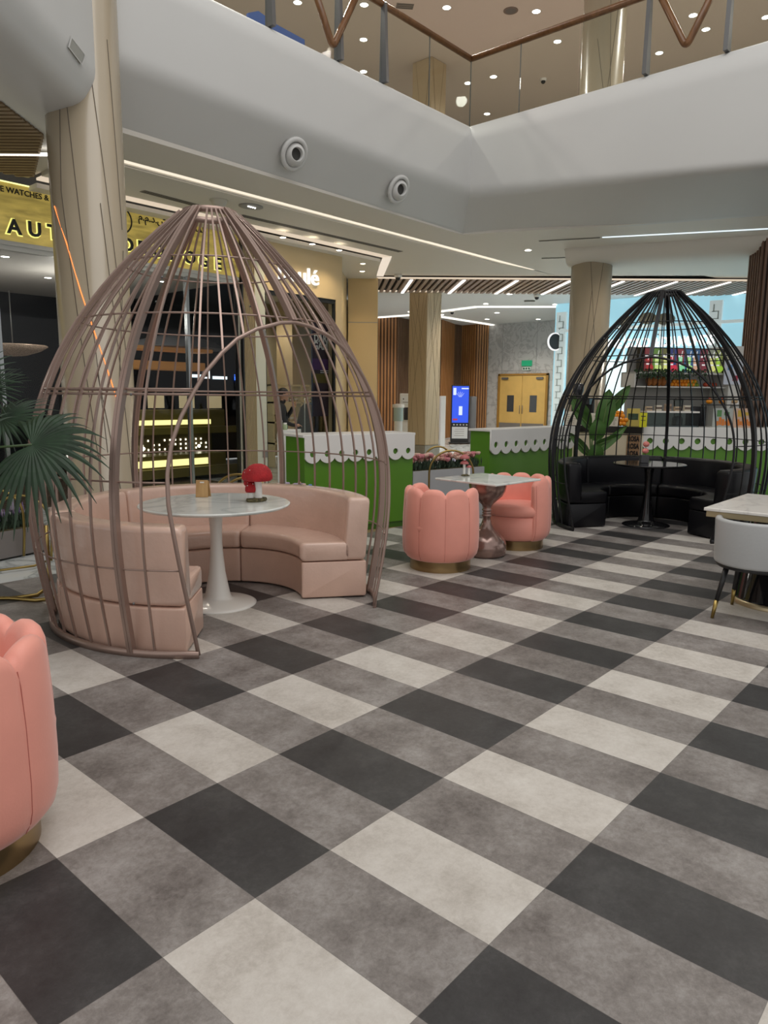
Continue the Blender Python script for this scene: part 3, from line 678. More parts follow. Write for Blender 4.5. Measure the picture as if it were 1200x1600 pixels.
# ------------------------------------------------------------------ beige shop front with white letters
slab2 = MB(); slab2.box((6.95, 8.58, 0), (7.46, 8.8, 4.26)); slab2.build('wall_front', beigel, kind='structure')
b_ = MB()
for k in range(9): b_.box((6.96+k*.030, 8.55, 0), (6.975+k*.030, 8.58, 4.26))
b_.build('trim_14', mat('flute_beige', (.42, .33, .19), .4), kind='structure')
b_ = MB(); b_.box((6.93, 8.54, 0), (6.96, 8.6, 4.26)); b_.build('trim_15', blackp, kind='structure')
b_ = MB(); b_.box((7.46, 8.58, 3.42), (9.22, 8.8, 4.26)); b_.box((9.22, 8.58, 0), (9.38, 8.8, 4.26)); b_.prism([(9.30, 8.8), (9.38, 8.8), (11.33, 10.36), (11.27, 10.42)], 0, 4.26); b_.prism([(11.75, 10.3), (11.8, 10.2), (14.7, 13.25), (14.6, 13.3)], 0, 4.26); b_.build('wall_front', beige, kind='structure')
b_ = MB(); b_.box((9.376, 8.575, 3.40), (9.385, 8.58, 3.42)); b_.build('trim_16', silver, kind='structure')
pier = thing('trim_17', 'x', 'w', (11.32, 10.28, 0), LATROT); del pier['label']; del pier['category']; pier['kind'] = 'structure'
b_ = MB(); b_.box((-.02, 0, 0), (.66, .6, 4.26)); b_.build('pier', mat('pier_beige', (.64, .48, .25), .35), pier)
b_ = MB(); b_.box((-.02, -.004, 3.26), (.66, 0, 3.275)); b_.build('joint', mat('marble_joint', (.3, .3, .3), .6), pier)
p = HY(435, 435, 8.56); o = text_mesh('shop_lettering', 'boul\u00e9', .40, emis('letter_white', (1, .98, .92), 1.0), None, (p.x-.02, 8.555, p.z-.01), ext=.02, align='LEFT', offset=.003, sx=1.12); tag(o, 'white lit letters on the beige shop front right of the pink cage', 'sign')
fr = thing('window_2', 'x', 'w', (7.46, 8.6, 0)); del fr['label']; del fr['category']; fr['kind'] = 'structure'
b_ = MB(); b_.box((0, 0, 3.34), (1.76, .06, 3.42)); b_.box((1.72, 0, 0), (1.76, .06, 3.34)); b_.box((0, 0, 0), (.03, .06, 3.34)); b_.build('window_frame', blackp, fr)
b_ = MB(); b_.box((.03, .03, .03), (1.72, .04, 3.34)); b_.build('pane', wglass, fr)
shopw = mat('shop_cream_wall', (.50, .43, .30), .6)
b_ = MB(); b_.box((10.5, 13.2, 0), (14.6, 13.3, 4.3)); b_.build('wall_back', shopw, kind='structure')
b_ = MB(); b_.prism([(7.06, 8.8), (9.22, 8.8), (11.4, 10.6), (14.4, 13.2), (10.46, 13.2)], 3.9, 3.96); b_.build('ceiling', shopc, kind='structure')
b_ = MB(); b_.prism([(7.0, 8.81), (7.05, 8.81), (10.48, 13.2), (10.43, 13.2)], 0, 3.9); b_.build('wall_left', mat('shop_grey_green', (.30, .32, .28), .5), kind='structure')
q_ = HY(464, 560, 12.4).x; b_ = MB(); b_.box((q_-.33, 12.2, 0), (q_+.35, 12.8, 3.9)); b_.build('wall_inner', mat('square_column_tan', (.52, .40, .25), .4), kind='structure')  # tan box added to imitate the square column's reflection in the window
# purple poster hanging in that window
a_ = HY(487, 503, 8.84); e_ = HY(523.5, 650, 8.84)
t = thing('poster', 'tall purple poster with white block letters in the beige shop window', 'poster', (a_.x, 8.84, e_.z)); W, H = e_.x-a_.x, a_.z-e_.z
b_ = MB(); b_.box((0, 0, 0), (W, .02, H)); b_.cur = 1; b_.box((0, -.002, H*.5), (W, 0, H*.62)); b_.cur = 2; b_.box((.02, -.003, H*.36), (W, 0, H*.46)); b_.build('sheet', [mat('poster_dark', (.035, .02, .045), .5), mat('poster_purple', (.09, .03, .16), .5), mat('poster_olive', (.14, .11, .02), .5)], t)
wh = mat('print_white', (.75, .75, .75), .5)
text_mesh('lettering', 'DARK', .20, wh, t, (.05, -.006, H*.80), ext=.002, offset=.006, sx=.85)
text_mesh('lettering', 'GAME', .20, wh, t, (.03, -.006, H*.72), ext=.002, offset=.006, sx=.9)
b_ = MB()
for k in range(2): b_.box((W*.35, -.005, H*(.47+.02*k)), (W*.98, -.002, H*(.478+.02*k)))
b_.build('small_print', wh, t)
# pale shelving unit in that shop
wd = mat('pale_wood', (.80, .68, .45), .5)
a_ = HY(426, 600, 10.8); e_ = HY(487, 700, 10.8)
t = thing('shelving_unit', 'pale wooden open shelving unit in the beige shop', 'shelf', (a_.x, 10.8, 0)); W = e_.x-a_.x; H = a_.z
b_ = MB()
for x_ in (0, W*.72, W-.05): b_.box((x_, 0, 0), (x_+.045, .3, H))
b_.build('upright', wd, t); 
for z_ in (H-.04, H-.42, H-.86, H-1.32): b_ = MB(); b_.box((0, 0, z_), (W, .3, z_+.035)); b_.build('shelf', wd, t)
for r_, z_ in enumerate((H-.385, H-.825, H-1.285)):
    for k in range(7):
        x_ = .08+k*.135; h_ = random.uniform(.08, .2); c_ = random.choice([(.6, .5, .3), (.5, .4, .2), (.65, .62, .5), (.3, .2, .1)])
        b_ = MB(); b_.box((-.045, 0, 0), (.045, .1, h_)); b_.cur = 1; b_.box((-.046, -.001, h_*.3), (.046, .02, h_*.6)); o = b_.build('box', [mat('carton_%d' % int(c_[0]*100), c_, .6), wh]); tag(o, 'small packaged product on the pale shelving unit', 'box', 'products on the pale shelving unit', (a_.x+x_, 10.88, z_))
# rail with coats
a_ = HY(476, 622, 9.6); e_ = HY(524, 622, 9.6)
t = thing('clothes_rail', 'white metal clothes rail with hanging coats in the beige shop', 'clothes rail', (a_.x, 9.6, 0)); W = max(.85, e_.x-a_.x); H = a_.z
b_ = MB(); b_.tube([(0, 0, 0), (0, 0, H), (W, 0, H), (W, 0, 0)], .014, 8); b_.build('rail', tulip, t)
cc = [(.12, .08, .05), (.06, .08, .13), (.15, .12, .04), (.13, .11, .04), (.12, .09, .045), (.05, .035, .03), (.015, .015, .02)]
cn = ['brown', 'navy', 'olive', 'moss green', 'khaki', 'dark brown', 'black']; cuff = mat('fleece', (.75, .66, .5), .9)
for k in range(7):
    t2 = thing('coat', cn[k]+' coat hanging on the white rail in the beige shop', 'coat', (a_.x+.06+k*.118, 9.6, H-.05), -.22, 'coats on the white rail')
    b_ = MB(); hw = .05
    prof = [(-.20, -.13), (-.23, -.3), (-.21, -.75), (-.26, -1.0), (.26, -1.0), (.21, -.75), (.23, -.3), (.20, -.13), (.07, -.06), (-.07, -.06)]
    n = len(prof); b_._add([(-hw, x, z) for x, z in prof]+[(hw, x, z) for x, z in prof], [tuple(range(n)), tuple(range(2*n-1, n-1, -1))]+[(i, i+n, (i+1) % n+n, (i+1) % n) for i in range(n)])
    b_.build('body', mat('coat_%d' % k, cc[k], .85), t2, bevel=.03)
    for sd in (-1, 1):
        b_ = MB(); b_.tube([(0, .2*sd, -.14), (-.03, .27*sd, -.45), (-.06, .29*sd, -.72)], .05, 7); sv = b_.build('sleeve', mat('coat_%d' % k, cc[k], .85), t2)
        if k in (0, 1, 5): b_ = MB(); b_.tube([(-.06, .29*sd, -.70), (-.07, .30*sd, -.80)], .065, 7); b_.build('cuff', cuff, sv, label='cream fleece cuff')
    b_ = MB(); b_.tube([(0, 0, .0), (0, .02, .045), (0, .035, .02)], .006, 5); b_.build('hanger', grey, t2)
# ================================================================== the cages
CZ = [-0.00293629, 0.03205683, -0.15113117, 0.05701266, 0.16834843, 1.1769037]
def cr(z): return float(np.polyval(CZ, z))
AZ = [0, .65, .95, 1.15, 1.316, 1.46, 1.588, 1.71, 1.825, 1.914, 1.98, 2.03, 2.043]
AH = [39.5, 43.5, 45.3, 45.5, 44.3, 42.0, 39.0, 35.6, 30.5, 25, 17.5, 7, 0]
def half(z): return float(np.interp(z, AZ, AH)) if z < 2.043 else 0
def cage(name, c, door, mm, label):
    t = thing(name, label, 'cage', (c[0], c[1], 0)); D_ = R(door)
    def bar(bm, a, z0, z1, wd, dp, off=0.0, n=26):
        vs = []
        for i in range(n+1):
            z = z0+(z1-z0)*i/n; r_ = cr(z); s_ = (cr(z+.01)-cr(z-.01))/.02; L_ = math.hypot(1, s_); nr, nz = 1/L_, -s_/L_
            for du, dn in ((-1, -1), (1, -1), (1, 1), (-1, 1)):
                rr = r_+nr*dn*dp/2; zz = max(.004, z+nz*dn*dp/2); tt = off+du*wd/2
                vs.append((rr*math.cos(a)-tt*math.sin(a), rr*math.sin(a)+tt*math.cos(a), zz))
        fs = [(i*4+q, i*4+(q+1) % 4, (i+1)*4+(q+1) % 4, (i+1)*4+q) for i in range(n) for q in range(4)]+[(3, 2, 1, 0), (n*4, n*4+1, n*4+2, n*4+3)]
        bm._add(vs, fs)
    for k in range(48):
        da = k*7.5 if k <= 24 else k*7.5-360
        a = D_+R(da); z0 = .02
        if abs(da) < 44.9:
            zs = [z for z in np.linspace(1.2, 2.06, 200) if half(z) <= abs(da)]
            z0 = min(zs) if zs else 2.04
        if abs(abs(da)-45) < .1: continue
        if k % 8 == 0:
            b_ = MB()
            for s_ in (-1, 1): bar(b_, a, z0, 2.84, .019, .042, s_*.0105)
            b_.build('main_rib', mm, t)
        else:
            b_ = MB(); bar(b_, a, z0, 2.84, .012, .014); b_.build('rib', mm, t)
    # arched opening
    def surf(da, z): r_ = cr(z)+.004; a = D_+R(da); return (r_*math.cos(a), r_*math.sin(a), z)
    zs = list(np.linspace(.02, 1.3, 16))+[1.36, 1.42, 1.46, 1.52, 1.588, 1.65, 1.71, 1.77, 1.825, 1.87, 1.914, 1.95, 1.98, 2.01, 2.03, 2.04]
    pts = [surf(-half(z), z) for z in zs]+[surf(0, 2.043)]+[surf(half(z), z) for z in zs[::-1]]
    b_ = MB(); b_.tube(pts, .0125, 8); b_.build('arch_frame', mm, t)
    for z, r_, dbl in ((.56, .006, 0), (1.08, .006, 0), (1.60, .008, 1), (2.07, .006, 0), (2.46, .006, 0)):
        h = half(z); n = 72; full = h == 0
        for dz, dr_ in (((-.017, -.012), (.012, -.012)) if dbl else ((0, -.012),)):
            b_ = MB(); rr = cr(z)+dr_
            if full: b_.tube([(rr*math.cos(2*PI*i/n), rr*math.sin(2*PI*i/n), z+dz) for i in range(n)], r_, 5, closed=True)
            else: b_.tube([(rr*math.cos(D_+R(h+(360-2*h)*i/n)), rr*math.sin(D_+R(h+(360-2*h)*i/n)), z+dz) for i in range(n+1)], r_, 5)
            b_.build('hoop', mm, t)
    b_ = MB(); r0 = cr(0)+.012
    b_.sector([(r0-.012, 0), (r0+.012, 0), (r0+.012, .045), (r0-.012, .045)], D_+R(39.5), D_+R(320.5), 72, .001); b_.build('base_ring', mm, t)
    b_ = MB(); b_.sector([(.165, 2.82), (.19, 2.82), (.19, 2.86), (.165, 2.86)], 0, 2*PI, 40, .001); b_.build('top_ring', mm, t)
    for k in range(6):
        a = D_+R(60*k+3)
        for z in (.35, 1.58, 2.3):
            if k == 0 and z < 2.1: continue
            b_ = MB(); b_.ball(((cr(z)+.0)*math.cos(a), (cr(z))*math.sin(a), z), .009, nu=6, nv=4); b_.build('bolt', grey, t)
    return t
S2W = -48.618
c1 = cw(-1.25, 5.37); c2 = cw(3.37, 9.02)
cage('birdcage_booth', c1, -44+S2W, mauve, 'large egg-shaped mauve metal cage around the pink curved seats')
cage('birdcage_booth', c2, -117+S2W, blackm, 'large egg-shaped black metal cage around the black curved seats')

# ================================================================== curved seats
def sofa(name, c, a0, a1, mm, mm2, label, group):
    t = thing(name, label, 'sofa', (c[0], c[1], 0), 0, group); A0, A1 = R(a0+.25), R(a1-.25)
    n = max(10, int((a1-a0)/2.5))
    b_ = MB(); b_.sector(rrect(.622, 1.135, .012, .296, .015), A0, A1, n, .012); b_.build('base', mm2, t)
    b_ = MB(); b_.sector(rrect(.610, 1.02, .302, .448, .04, 5), A0, A1, n, .03); b_.build('seat_cushion', mm, t)
    b_ = MB(); b_.sector(rrect(.955, 1.13, .302, .80, .035, 5, .035), A0, A1, n, .03); b_.build('backrest', mm, t)
    return t
for a0, a1, lb in ((10.5, 87, 'right-hand dusty pink leather curved seat, its end nearest the coral chairs'), (87, 150, 'dusty pink leather curved seat at the back of the mauve cage'), (150, 213, 'dusty pink leather curved seat on the far left of the mauve cage'), (213, 272.5, 'near left dusty pink leather curved seat, its outer back facing the viewer')):
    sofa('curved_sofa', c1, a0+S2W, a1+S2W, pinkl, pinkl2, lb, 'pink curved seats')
dn = -117+S2W
for a0, a1, lb in ((49, 115, 'black leather curved seat on the right side of the black cage'), (115, 180, 'black leather curved seat at the back right inside the black cage'), (180, 245, 'black leather curved seat at the back left inside the black cage'), (245, 311, 'black leather curved seat on the left side of the black cage')):
    sofa('curved_sofa', c2, a0+dn, a1+dn, blackl, blackl, lb, 'black curved seats')

# ================================================================== round pedestal tables
def tulip_table(c, r_, top, base, label):
    t = thing('pedestal_table', label, 'table', (c[0], c[1], 0))
    b_ = MB(); b_.lathe([(.29, 0), (.292, .006), (.27, .016), (.2, .028), (.13, .04), (.105, .05), (.095, .075), (.082, .14), (.062, .25), (.05, .38), (.044, .48), (.045, .58), (.052, .67), (.066, .73), (.075, .752)], 48); b_.build('pedestal', base, t)
    b_ = MB(); b_.lathe([(.1, .752), (r_-.05, .752), (r_-.012, .760), (r_, .772), (r_-.003, .779), (r_-.01, .782)], 72); b_.build('tabletop', top, t)
    return t
tulip_table(cw(-1.27, 5.37), .56, mtop, tulip, 'round white marble table on a white trumpet pedestal inside the mauve cage')
tulip_table(cw(3.33, 9.05), .44, mat('black_gloss', (.008, .008, .009), .08), mat('black_gloss', (.008, .008, .009), .08), 'round glossy black table inside the black cage')

# ================================================================== square table on a hourglass foot
t = thing('square_table', 'square white marble table on a bronze hourglass foot between the coral chairs', 'table', tuple(cw(1.035, 7.17)), R(45)+YAW)
b_ = MB(); b_.lathe([(.165, 0), (.18, .005), (.2, .03), (.21, .08), (.205, .13), (.185, .175), (.14, .225), (.09, .265), (.06, .31), (.043, .36), (.037, .395), (.052, .405), (.052, .415), (.037, .425), (.046, .434), (.046, .442), (.037, .452), (.05, .462), (.05, .472), (.04, .482), (.055, .52), (.1, .565), (.15, .61), (.178, .66), (.188, .71), (.188, .765)], 48); b_.build('pedestal', bronze, t)
b_ = MB(); b_.box((-.375, -.375, .765), (.375, .375, .785)); b_.build('tabletop', mtop, t, bevel=.006)

# ================================================================== coral petal chairs
def tub_chair(loc, face, label):
    # face: direction the opening looks, measured in world degrees
    t = thing('petal_chair', label, 'armchair', tuple(loc), R(face), 'coral petal chairs')
    NP, PW_ = 6, 40; a_tot = NP*PW_; a_s = 180-a_tot/2
    ro, th, zb_ = .352, .085, .10
    b_ = MB(); seg = 12; vs = []; cols_ = []
    for p_ in range(NP):
        for q in range(seg+(1 if p_ == NP-1 else 0)):
            s_ = q/seg; a = R(a_s+(p_+s_)*PW_); edge = (2*s_-1)
            bul = .006*(1-abs(edge)**2.5); hh = .712+.056*(1-abs(edge)**2.8)**.75 if abs(edge) < 1 else .712
            cols_.append((a, bul, hh))
    def colpts(a, bul, hh, sh=0.0):
        pr = []
        for z, dr in ((zb_, -.055), (zb_+.012, -.038), (zb_+.05, -.012), (zb_+.10, .0), (.30, .004), (.5, .0), (hh-.05, -.012)): pr.append((ro+dr+bul*(1 if z > .12 else .4), z))
        rt_ = ro+bul-.014-th/2
        for k in range(1, 6):
            q = R(k*30); pr.append((rt_+(th/2-.002)*math.cos(q), hh-.043+.043*math.sin(q)))
        for z in (hh-.05, .55, .40, .30): pr.append((ro-th-.008-bul*.3, z))
        pr.append((ro-.14, zb_+.02))
        if sh:
            cx = ro-.04; pr = [(cx+(r_-cx)*(1-sh), .4+(z-.4)*(1-sh*.08)) for r_, z in pr]
        return [(r_*math.cos(a), r_*math.sin(a), z) for r_, z in pr]
    sl = [colpts(cols_[0][0]-R(4.6), 0, cols_[0][2]-.02, .75), colpts(cols_[0][0]-R(3.6), 0, cols_[0][2]-.006, .3)]+[colpts(*c_) for c_ in cols_]+[colpts(cols_[-1][0]+R(3.6), 0, cols_[-1][2]-.006, .3), colpts(cols_[-1][0]+R(4.6), 0, cols_[-1][2]-.02, .75)]
    k = len(sl[0]); b_._add([p for s_ in sl for p in s_], [(i*k+q, (i+1)*k+q, (i+1)*k+(q+1) % k, i*k+(q+1) % k) for i in range(len(sl)-1) for q in range(k)]+[tuple(range(k)), tuple((len(sl)-1)*k+q for q in range(k-1, -1, -1))], True)
    b_.build('backrest', coral, t)
    b_ = MB(); b_.lathe([(.24, .10), (.295, .106), (.322, .14), (.332, .2), (.332, .355), (.0, .355)], 40); b_.build('seat_base', coral, t)
    b_ = MB(); b_.lathe([(.2, .357), (.325, .36), (.345, .38), (.348, .42), (.335, .455), (.30, .468), (.15, .478), (0, .48)], 40, sx=1.03); b_.build('seat_cushion', coral, t)
    b_ = MB(); b_.lathe([(.285, 0), (.285, .10)], 48); b_.build('plinth', brass, t, label='brushed brass ring plinth')
    for p_ in range(NP+1):
        a = R(a_s+p_*PW_); b2 = MB() if p_ == 0 else b2
        b2.tube([((ro+d)*math.cos(a), (ro+d)*math.sin(a), z) for z, d in ((.115, -.032), (.16, -.008), (.2, .0005), (.3, .0045), (.5, .0005), (.64, -.009), (.69, -.018))], .0016, 4)
    b2.build('piping', mat('coral_seam', (.50, .15, .12), .7), t)
    return t
tub_chair(cw(.535, 6.66), 52+S2W, 'coral velvet petal-back chair on a brass ring, left of the square marble table')
tub_chair(cw(1.43, 7.66), -127+S2W, 'coral velvet petal-back chair on a brass ring, right of the square marble table, seat showing')
tub_chair(cw(-1.505, 2.31), 205+S2W, 'coral velvet petal-back chair cut off by the left edge of the picture')

# ================================================================== right-hand table and grey chairs
t = thing('dining_table', 'rectangular cream marble table on a black conical drum at the right edge', 'table', (5.62, -.70, 0))
t.location = (5.226, -.355, 0)
b_ = MB(); b_.box((-.566, -.43, .755), (.566, .43, .78))
b_.build('tabletop', mtop2, t, bevel=.006)
b_ = MB(); b_.box((-.55, -.415, .71), (.55, .415, .755)); b_.build('apron', mat('brass_apron', (.42, .34, .20), .35, metal=.4), t, bevel=.004)
b_ = MB(); b_.lathe([(.315, .035), (.30, .05), (.22, .72)], 40, c=(0, 0), cap=False); b_.build('drum', mat('black_gloss', (.008, .008, .009), .08), t)
b_ = MB(); b_.lathe([(.325, 0), (.325, .035), (.31, .04)], 40, c=(0, 0)); b_.build('rim', mat('champagne_metal', (.50, .42, .27), .3, metal=.7), t, label='champagne metal rim')
greyl = mat('pale_grey_leather', (.43, .44, .44), .35, bump=.05, bscale=50, coat=.15)
def grey_chair(loc, face, label):
    t = thing('tub_dining_chair', label, 'chair', tuple(loc), R(face), 'pale grey tub chairs')
    b_ = MB(); b_.lathe([(.0, .40), (.2, .40), (.245, .41), (.255, .44), (.235, .47), (.0, .48)], 32, sy=1.04); b_.build('seat', greyl, t)
    b_ = MB(); b_.lathe([(.0, .375), (.252, .375), (.262, .385), (.262, .40), (.0, .40)], 32, sy=1.04); b_.build('seat_frame', blackp, t)
    b_ = MB(); b_.sector(rrect(.235, .285, .40, .735, .022, 4, .012), R(78), R(282), 36, .02); b_.build('backrest', greyl, t)
    for x_, y_ in ((-.2, .17), (-.2, -.17), (.2, .17), (.2, -.17)):
        b_ = MB(); b_.tube([(x_*.80, y_*.9, .39), (x_*1.07, y_*1.12, .13)], .02, 10, radii=[.021, .0155]); lg = b_.build('leg', blackp, t)
        b_ = MB(); b_.tube([(x_*1.07, y_*1.12, .132), (x_*1.2, y_*1.2, 0)], .014, 10, radii=[.016, .0115]); b_.build('leg_tip', gold, lg, label='brass tip')
    return t
grey_chair((4.70, -.31, 0), 0, 'pale grey tub chair with black brass-tipped legs, backrest towards the viewer, at the right edge')
grey_chair((5.98, -.35, 0), 180, 'pale grey tub chair beyond the cream marble table, only its edge in view')

# ================================================================== green counters with scalloped white fronts
def counter(p0, p1, n_, mod, z_top, label, side=True, depth=.5, start=0.0, face_left=True):
    p0, p1 = Vector(p0), Vector(p1); L_ = (p1-p0).length; ang = math.atan2((p1-p0).y, (p1-p0).x)
    t = thing('service_counter', label, 'counter', (p0.x, p0.y, 0), ang)
    b_ = MB(); b_.box((.005, .012, .07), (L_-.01, depth, z_top-.03)); b_.build('body', green, t, bevel=.004)
    b_ = MB(); b_.box((.02, .03, 0), (L_-.03, depth-.02, .07)); b_.build('kick_board', mat('green_kick', (.05, .14, .01), .4), t)
    b_ = MB(); b_.box((-.02, -.005, z_top-.03), (L_+.012, depth+.02, z_top)); b_.build('worktop', cwhite, t, bevel=.003)
    k = mod/.186; zc_, rr, hr = z_top-.215*(1+(k-1)*.0), .105*k, .036*k
    out = [(start, z_top-.005)]; x = start
    hw = mod/2; dz = math.sqrt(max(0, rr*rr-hw*hw)); a0 = math.atan2(-dz, -hw)
    out.append((start, zc_+.02))
    for i in range(n_):
        cx = start+hw+i*mod
        for q in range(15):
            a = (PI+math.asin(dz/rr))+(PI-2*math.asin(dz/rr))*q/14; out.append((cx+rr*math.cos(a), zc_+rr*math.sin(a)))
    xe = start+n_*mod; out += [(xe, zc_+.02), (xe, z_top-.005)]
    holes = [[(start+hw+i*mod+hr*math.cos(2*PI*q/16), zc_+hr*math.sin(2*PI*q/16)) for q in range(16)] for i in range(n_)]
    plate('scalloped_front', [out]+holes, .012, cwhite, t, (0, -.008, 0))
    return t
counter((4.49, 4.32), (5.93, 3.915), 8, .186, 1.15, 'green counter with a scalloped white front, behind the mauve cage')
counter((7.46, 3.82), (9.58, 3.64), 9, .235, 1.15, 'green counter with a scalloped white front, left of the black cage', depth=.35)
counter((10.228, 2.824), (11.47, 1.30), 8, .245, 1.15, 'green counter with a scalloped white front, behind the black cage', start=.01, depth=.6)
p0 = HD(1197, 672, 11.75)
t = thing('side_panel', 'green side panel with a white edge at the far right behind the black cage', 'panel', (p0.x, p0.y, 0), LATROT); b_ = MB(); b_.box((.03, 0, 0), (.8, .05, 1.1)); b_.build('panel', green, t); b_ = MB(); b_.box((-.03, -.01, 0), (.03, .06, 1.15)); b_.build('edge', cwhite, t)
# white cabinet beside the first counter
q0 = HD(433, 672, 9.1); t = thing('cabinet', 'white cabinet beside the left end of the green counter, jars on top', 'cabinet', (q0.x, q0.y, 0), LATROT)
b_ = MB(); b_.box((0, 0, 0), (.26, .35, q0.z)); b_.build('body', cwhite, t, bevel=.005)
for k in range(2):
    j = thing('jar', ('taller', 'shorter')[k]+' clear jar with a white lid on the white cabinet', 'jar', tuple(q0+Vector((.04*RTH[0]+k*.055*RTH[0]+.05*FWH[0], .04*RTH[1]+k*.055*RTH[1]+.05*FWH[1], 0))))
    h_ = .12-.03*k; b_ = MB(); b_.lathe([(.024, 0), (.028, .01), (.028, h_*.7), (.02, h_*.8)], 14); b_.build('glass', mat('jar_green', (.35, .42, .25), .15), j); b_ = MB(); b_.lathe([(.022, h_*.8), (.022, h_)], 14); b_.build('lid', tulip, j)
b_ = MB(); b_.box((-.05, -.02, -.065), (.05, 0, .065)); o = b_.build('switch_plate', mat('switch_grey', (.22, .21, .2), .4)); tag(o, 'small grey switch plate low on the pale wall right of the dark shop window', 'switch', None, tuple(HY(414, 709, 8.575)))
# ================================================================== table-top things
def lathe_thing(name, prof, mm, parent, **k): b_ = MB(); b_.lathe(prof, 20, **k); return b_.build(name, mm, parent)
moss = mat('mossy_bark', (.10, .085, .04), .9, var=.8, scale=60, bump=.5, bscale=60)
p = G(401, 783, .783)
t = thing('mushroom_ornament', 'red toadstool ornament with white spots on a mossy bark base, on the white round table', 'ornament', tuple(p))
b_ = MB(); b_.lathe([(.07, 0), (.078, .008), (.074, .018), (.05, .022), (0, .022)], 20, sx=1.12, sy=.75); b_.build('bark_base', moss, t)
r3 = Vector((RTH[0], RTH[1], 0)); f3 = Vector((FWH[0], FWH[1], 0))
def at3(l, f, z): return r3*l+f3*f+Vector((0, 0, z))
def shroom(l, f, sr, sh, crr, ch, tag_, z0=.018, sq=1.0):
    q = at3(l, f, z0); b_ = MB(); b_.lathe([(sr*1.05, 0), (sr, .01), (sr*.95, sh*.5), (sr*.9, sh)], 16, c=(q.x, q.y), z=q.z); st = b_.build('stem', stem_w, t)
    b_ = MB(); b_.lathe([(sr*.8, sh-.002), (crr*.86, sh-.014), (crr, sh-.004), (crr*1.0, sh+ch*.2), (crr*.88, sh+ch*.55), (crr*.6, sh+ch*.85), (crr*.3, sh+ch*.98), (0, sh+ch)], 24, c=(q.x, q.y), z=q.z, sx=sq, cap=False); cp = b_.build('cap', capred, t)
    for i in range(7):
        a = i*2.4; e_ = .25+.1*i; u = crr*min(.95, e_+.15); zz = sh+ch*math.sqrt(max(0, 1-(u/crr)**2))*.98
        b_ = MB(); b_.ball((q.x+u*math.cos(a)*sq, q.y+u*math.sin(a), q.z+zz), .0045, nu=7, nv=5); b_.build('spot', stem_w, cp)
shroom(.013, 0, .029, .118, .105, .085, 'big'); shroom(-.04, -.012, .022, .05, .04, .045, 'small'); shroom(-.052, .03, .018, .085, .045, .045, 'mid')
shroom(-.055, .0, .012, .12, .05, .055, 'left'); t.scale = (1.05, 1.05, 1.3)
p = G(317, 776, .783)
t = thing('menu_holder', 'light wooden card holder standing on the white round table', 'holder', tuple(p), LATROT); t.scale = (1.3, 1.3, 1.15)
wood1 = wood_mat('light_wood', (.40, .22, .08), (.55, .34, .14), .5, 3)
b_ = MB(); b_._add([(-.038, -.028, 0), (.038, -.028, 0), (.034, -.006, .115), (-.038, -.006, .115), (-.038, -.018, 0), (.038, -.018, 0), (.034, .002, .115), (-.038, .002, .115)], [(0,1,2,3),(5,4,7,6),(0,4,5,1),(3,2,6,7),(0,3,7,4),(1,5,6,2)]); b_.build('front_board', wood1, t, bevel=.002)
b_ = MB(); b_._add([(-.036, .03, 0), (.044, .03, 0), (.038, .008, .11), (-.034, .008, .11), (-.036, .02, 0), (.044, .02, 0), (.038, 0, .11), (-.034, 0, .11)], [(3,2,1,0),(6,7,4,5),(0,1,5,4),(3,7,6,2),(0,4,7,3),(1,2,6,5)]); b_.build('rear_board', wood1, t)
b_ = MB(); b_.box((-.012, -.0135, .096), (.012, -.0085, .105)); b_.build('cut_out', tulip, t)
# mushrooms on the square table
pk = mat('mushroom_pink', (.42, .12, .12), .6); p = G(727, 743.5, .787)
t = thing('mushroom_ornament', 'small pair of pink-capped mushrooms on the square marble table', 'ornament', tuple(p))
b_ = MB(); b_.lathe([(.05, 0), (.052, .01), (.03, .018), (0, .018)], 16, sy=.7); b_.build('bark_base', moss, t)
for l, h_, c_ in ((-.012, .11, .045), (.035, .075, .028), (-.012, .165, .05)):
    q = at3(l, 0, .012); b_ = MB(); b_.lathe([(.014, 0), (.012, h_)], 12, c=(q.x, q.y), z=q.z); b_.build('stem', stem_w, t)
    b_ = MB(); b_.lathe([(.012, h_-.003), (c_, h_), (c_*.95, h_+c_*.3), (c_*.5, h_+c_*.75), (0, h_+c_*.9)], 18, c=(q.x, q.y), z=q.z, cap=False); b_.build('cap', pk, t)
# black cage table: grey box with pink roses
p = G(1006, 723, .783); t = thing('flower_box', 'small dark grey box with two pink roses on the black round table', 'flower pot', tuple(p), LATROT)
b_ = MB(); b_.box((-.05, -.04, 0), (.05, .04, .10)); b_.build('box', mat('slate_box', (.06, .06, .065), .5), t, bevel=.004)
for z_, x_ in ((.15, .01), (.235, .015)):
    b_ = MB(); b_.ball((x_, 0, z_), .042, .042, .036, 10, 7); b_.build('rose', mat('rose_pink', (.75, .25, .22), .6, var=.3, scale=60, bump=.6, bscale=70), t)
b_ = MB(); b_.tube([(.01, 0, .1), (.012, 0, .2)], .004, 5); b_.build('stem', mat('stem_green', (.05, .12, .02), .6), t)

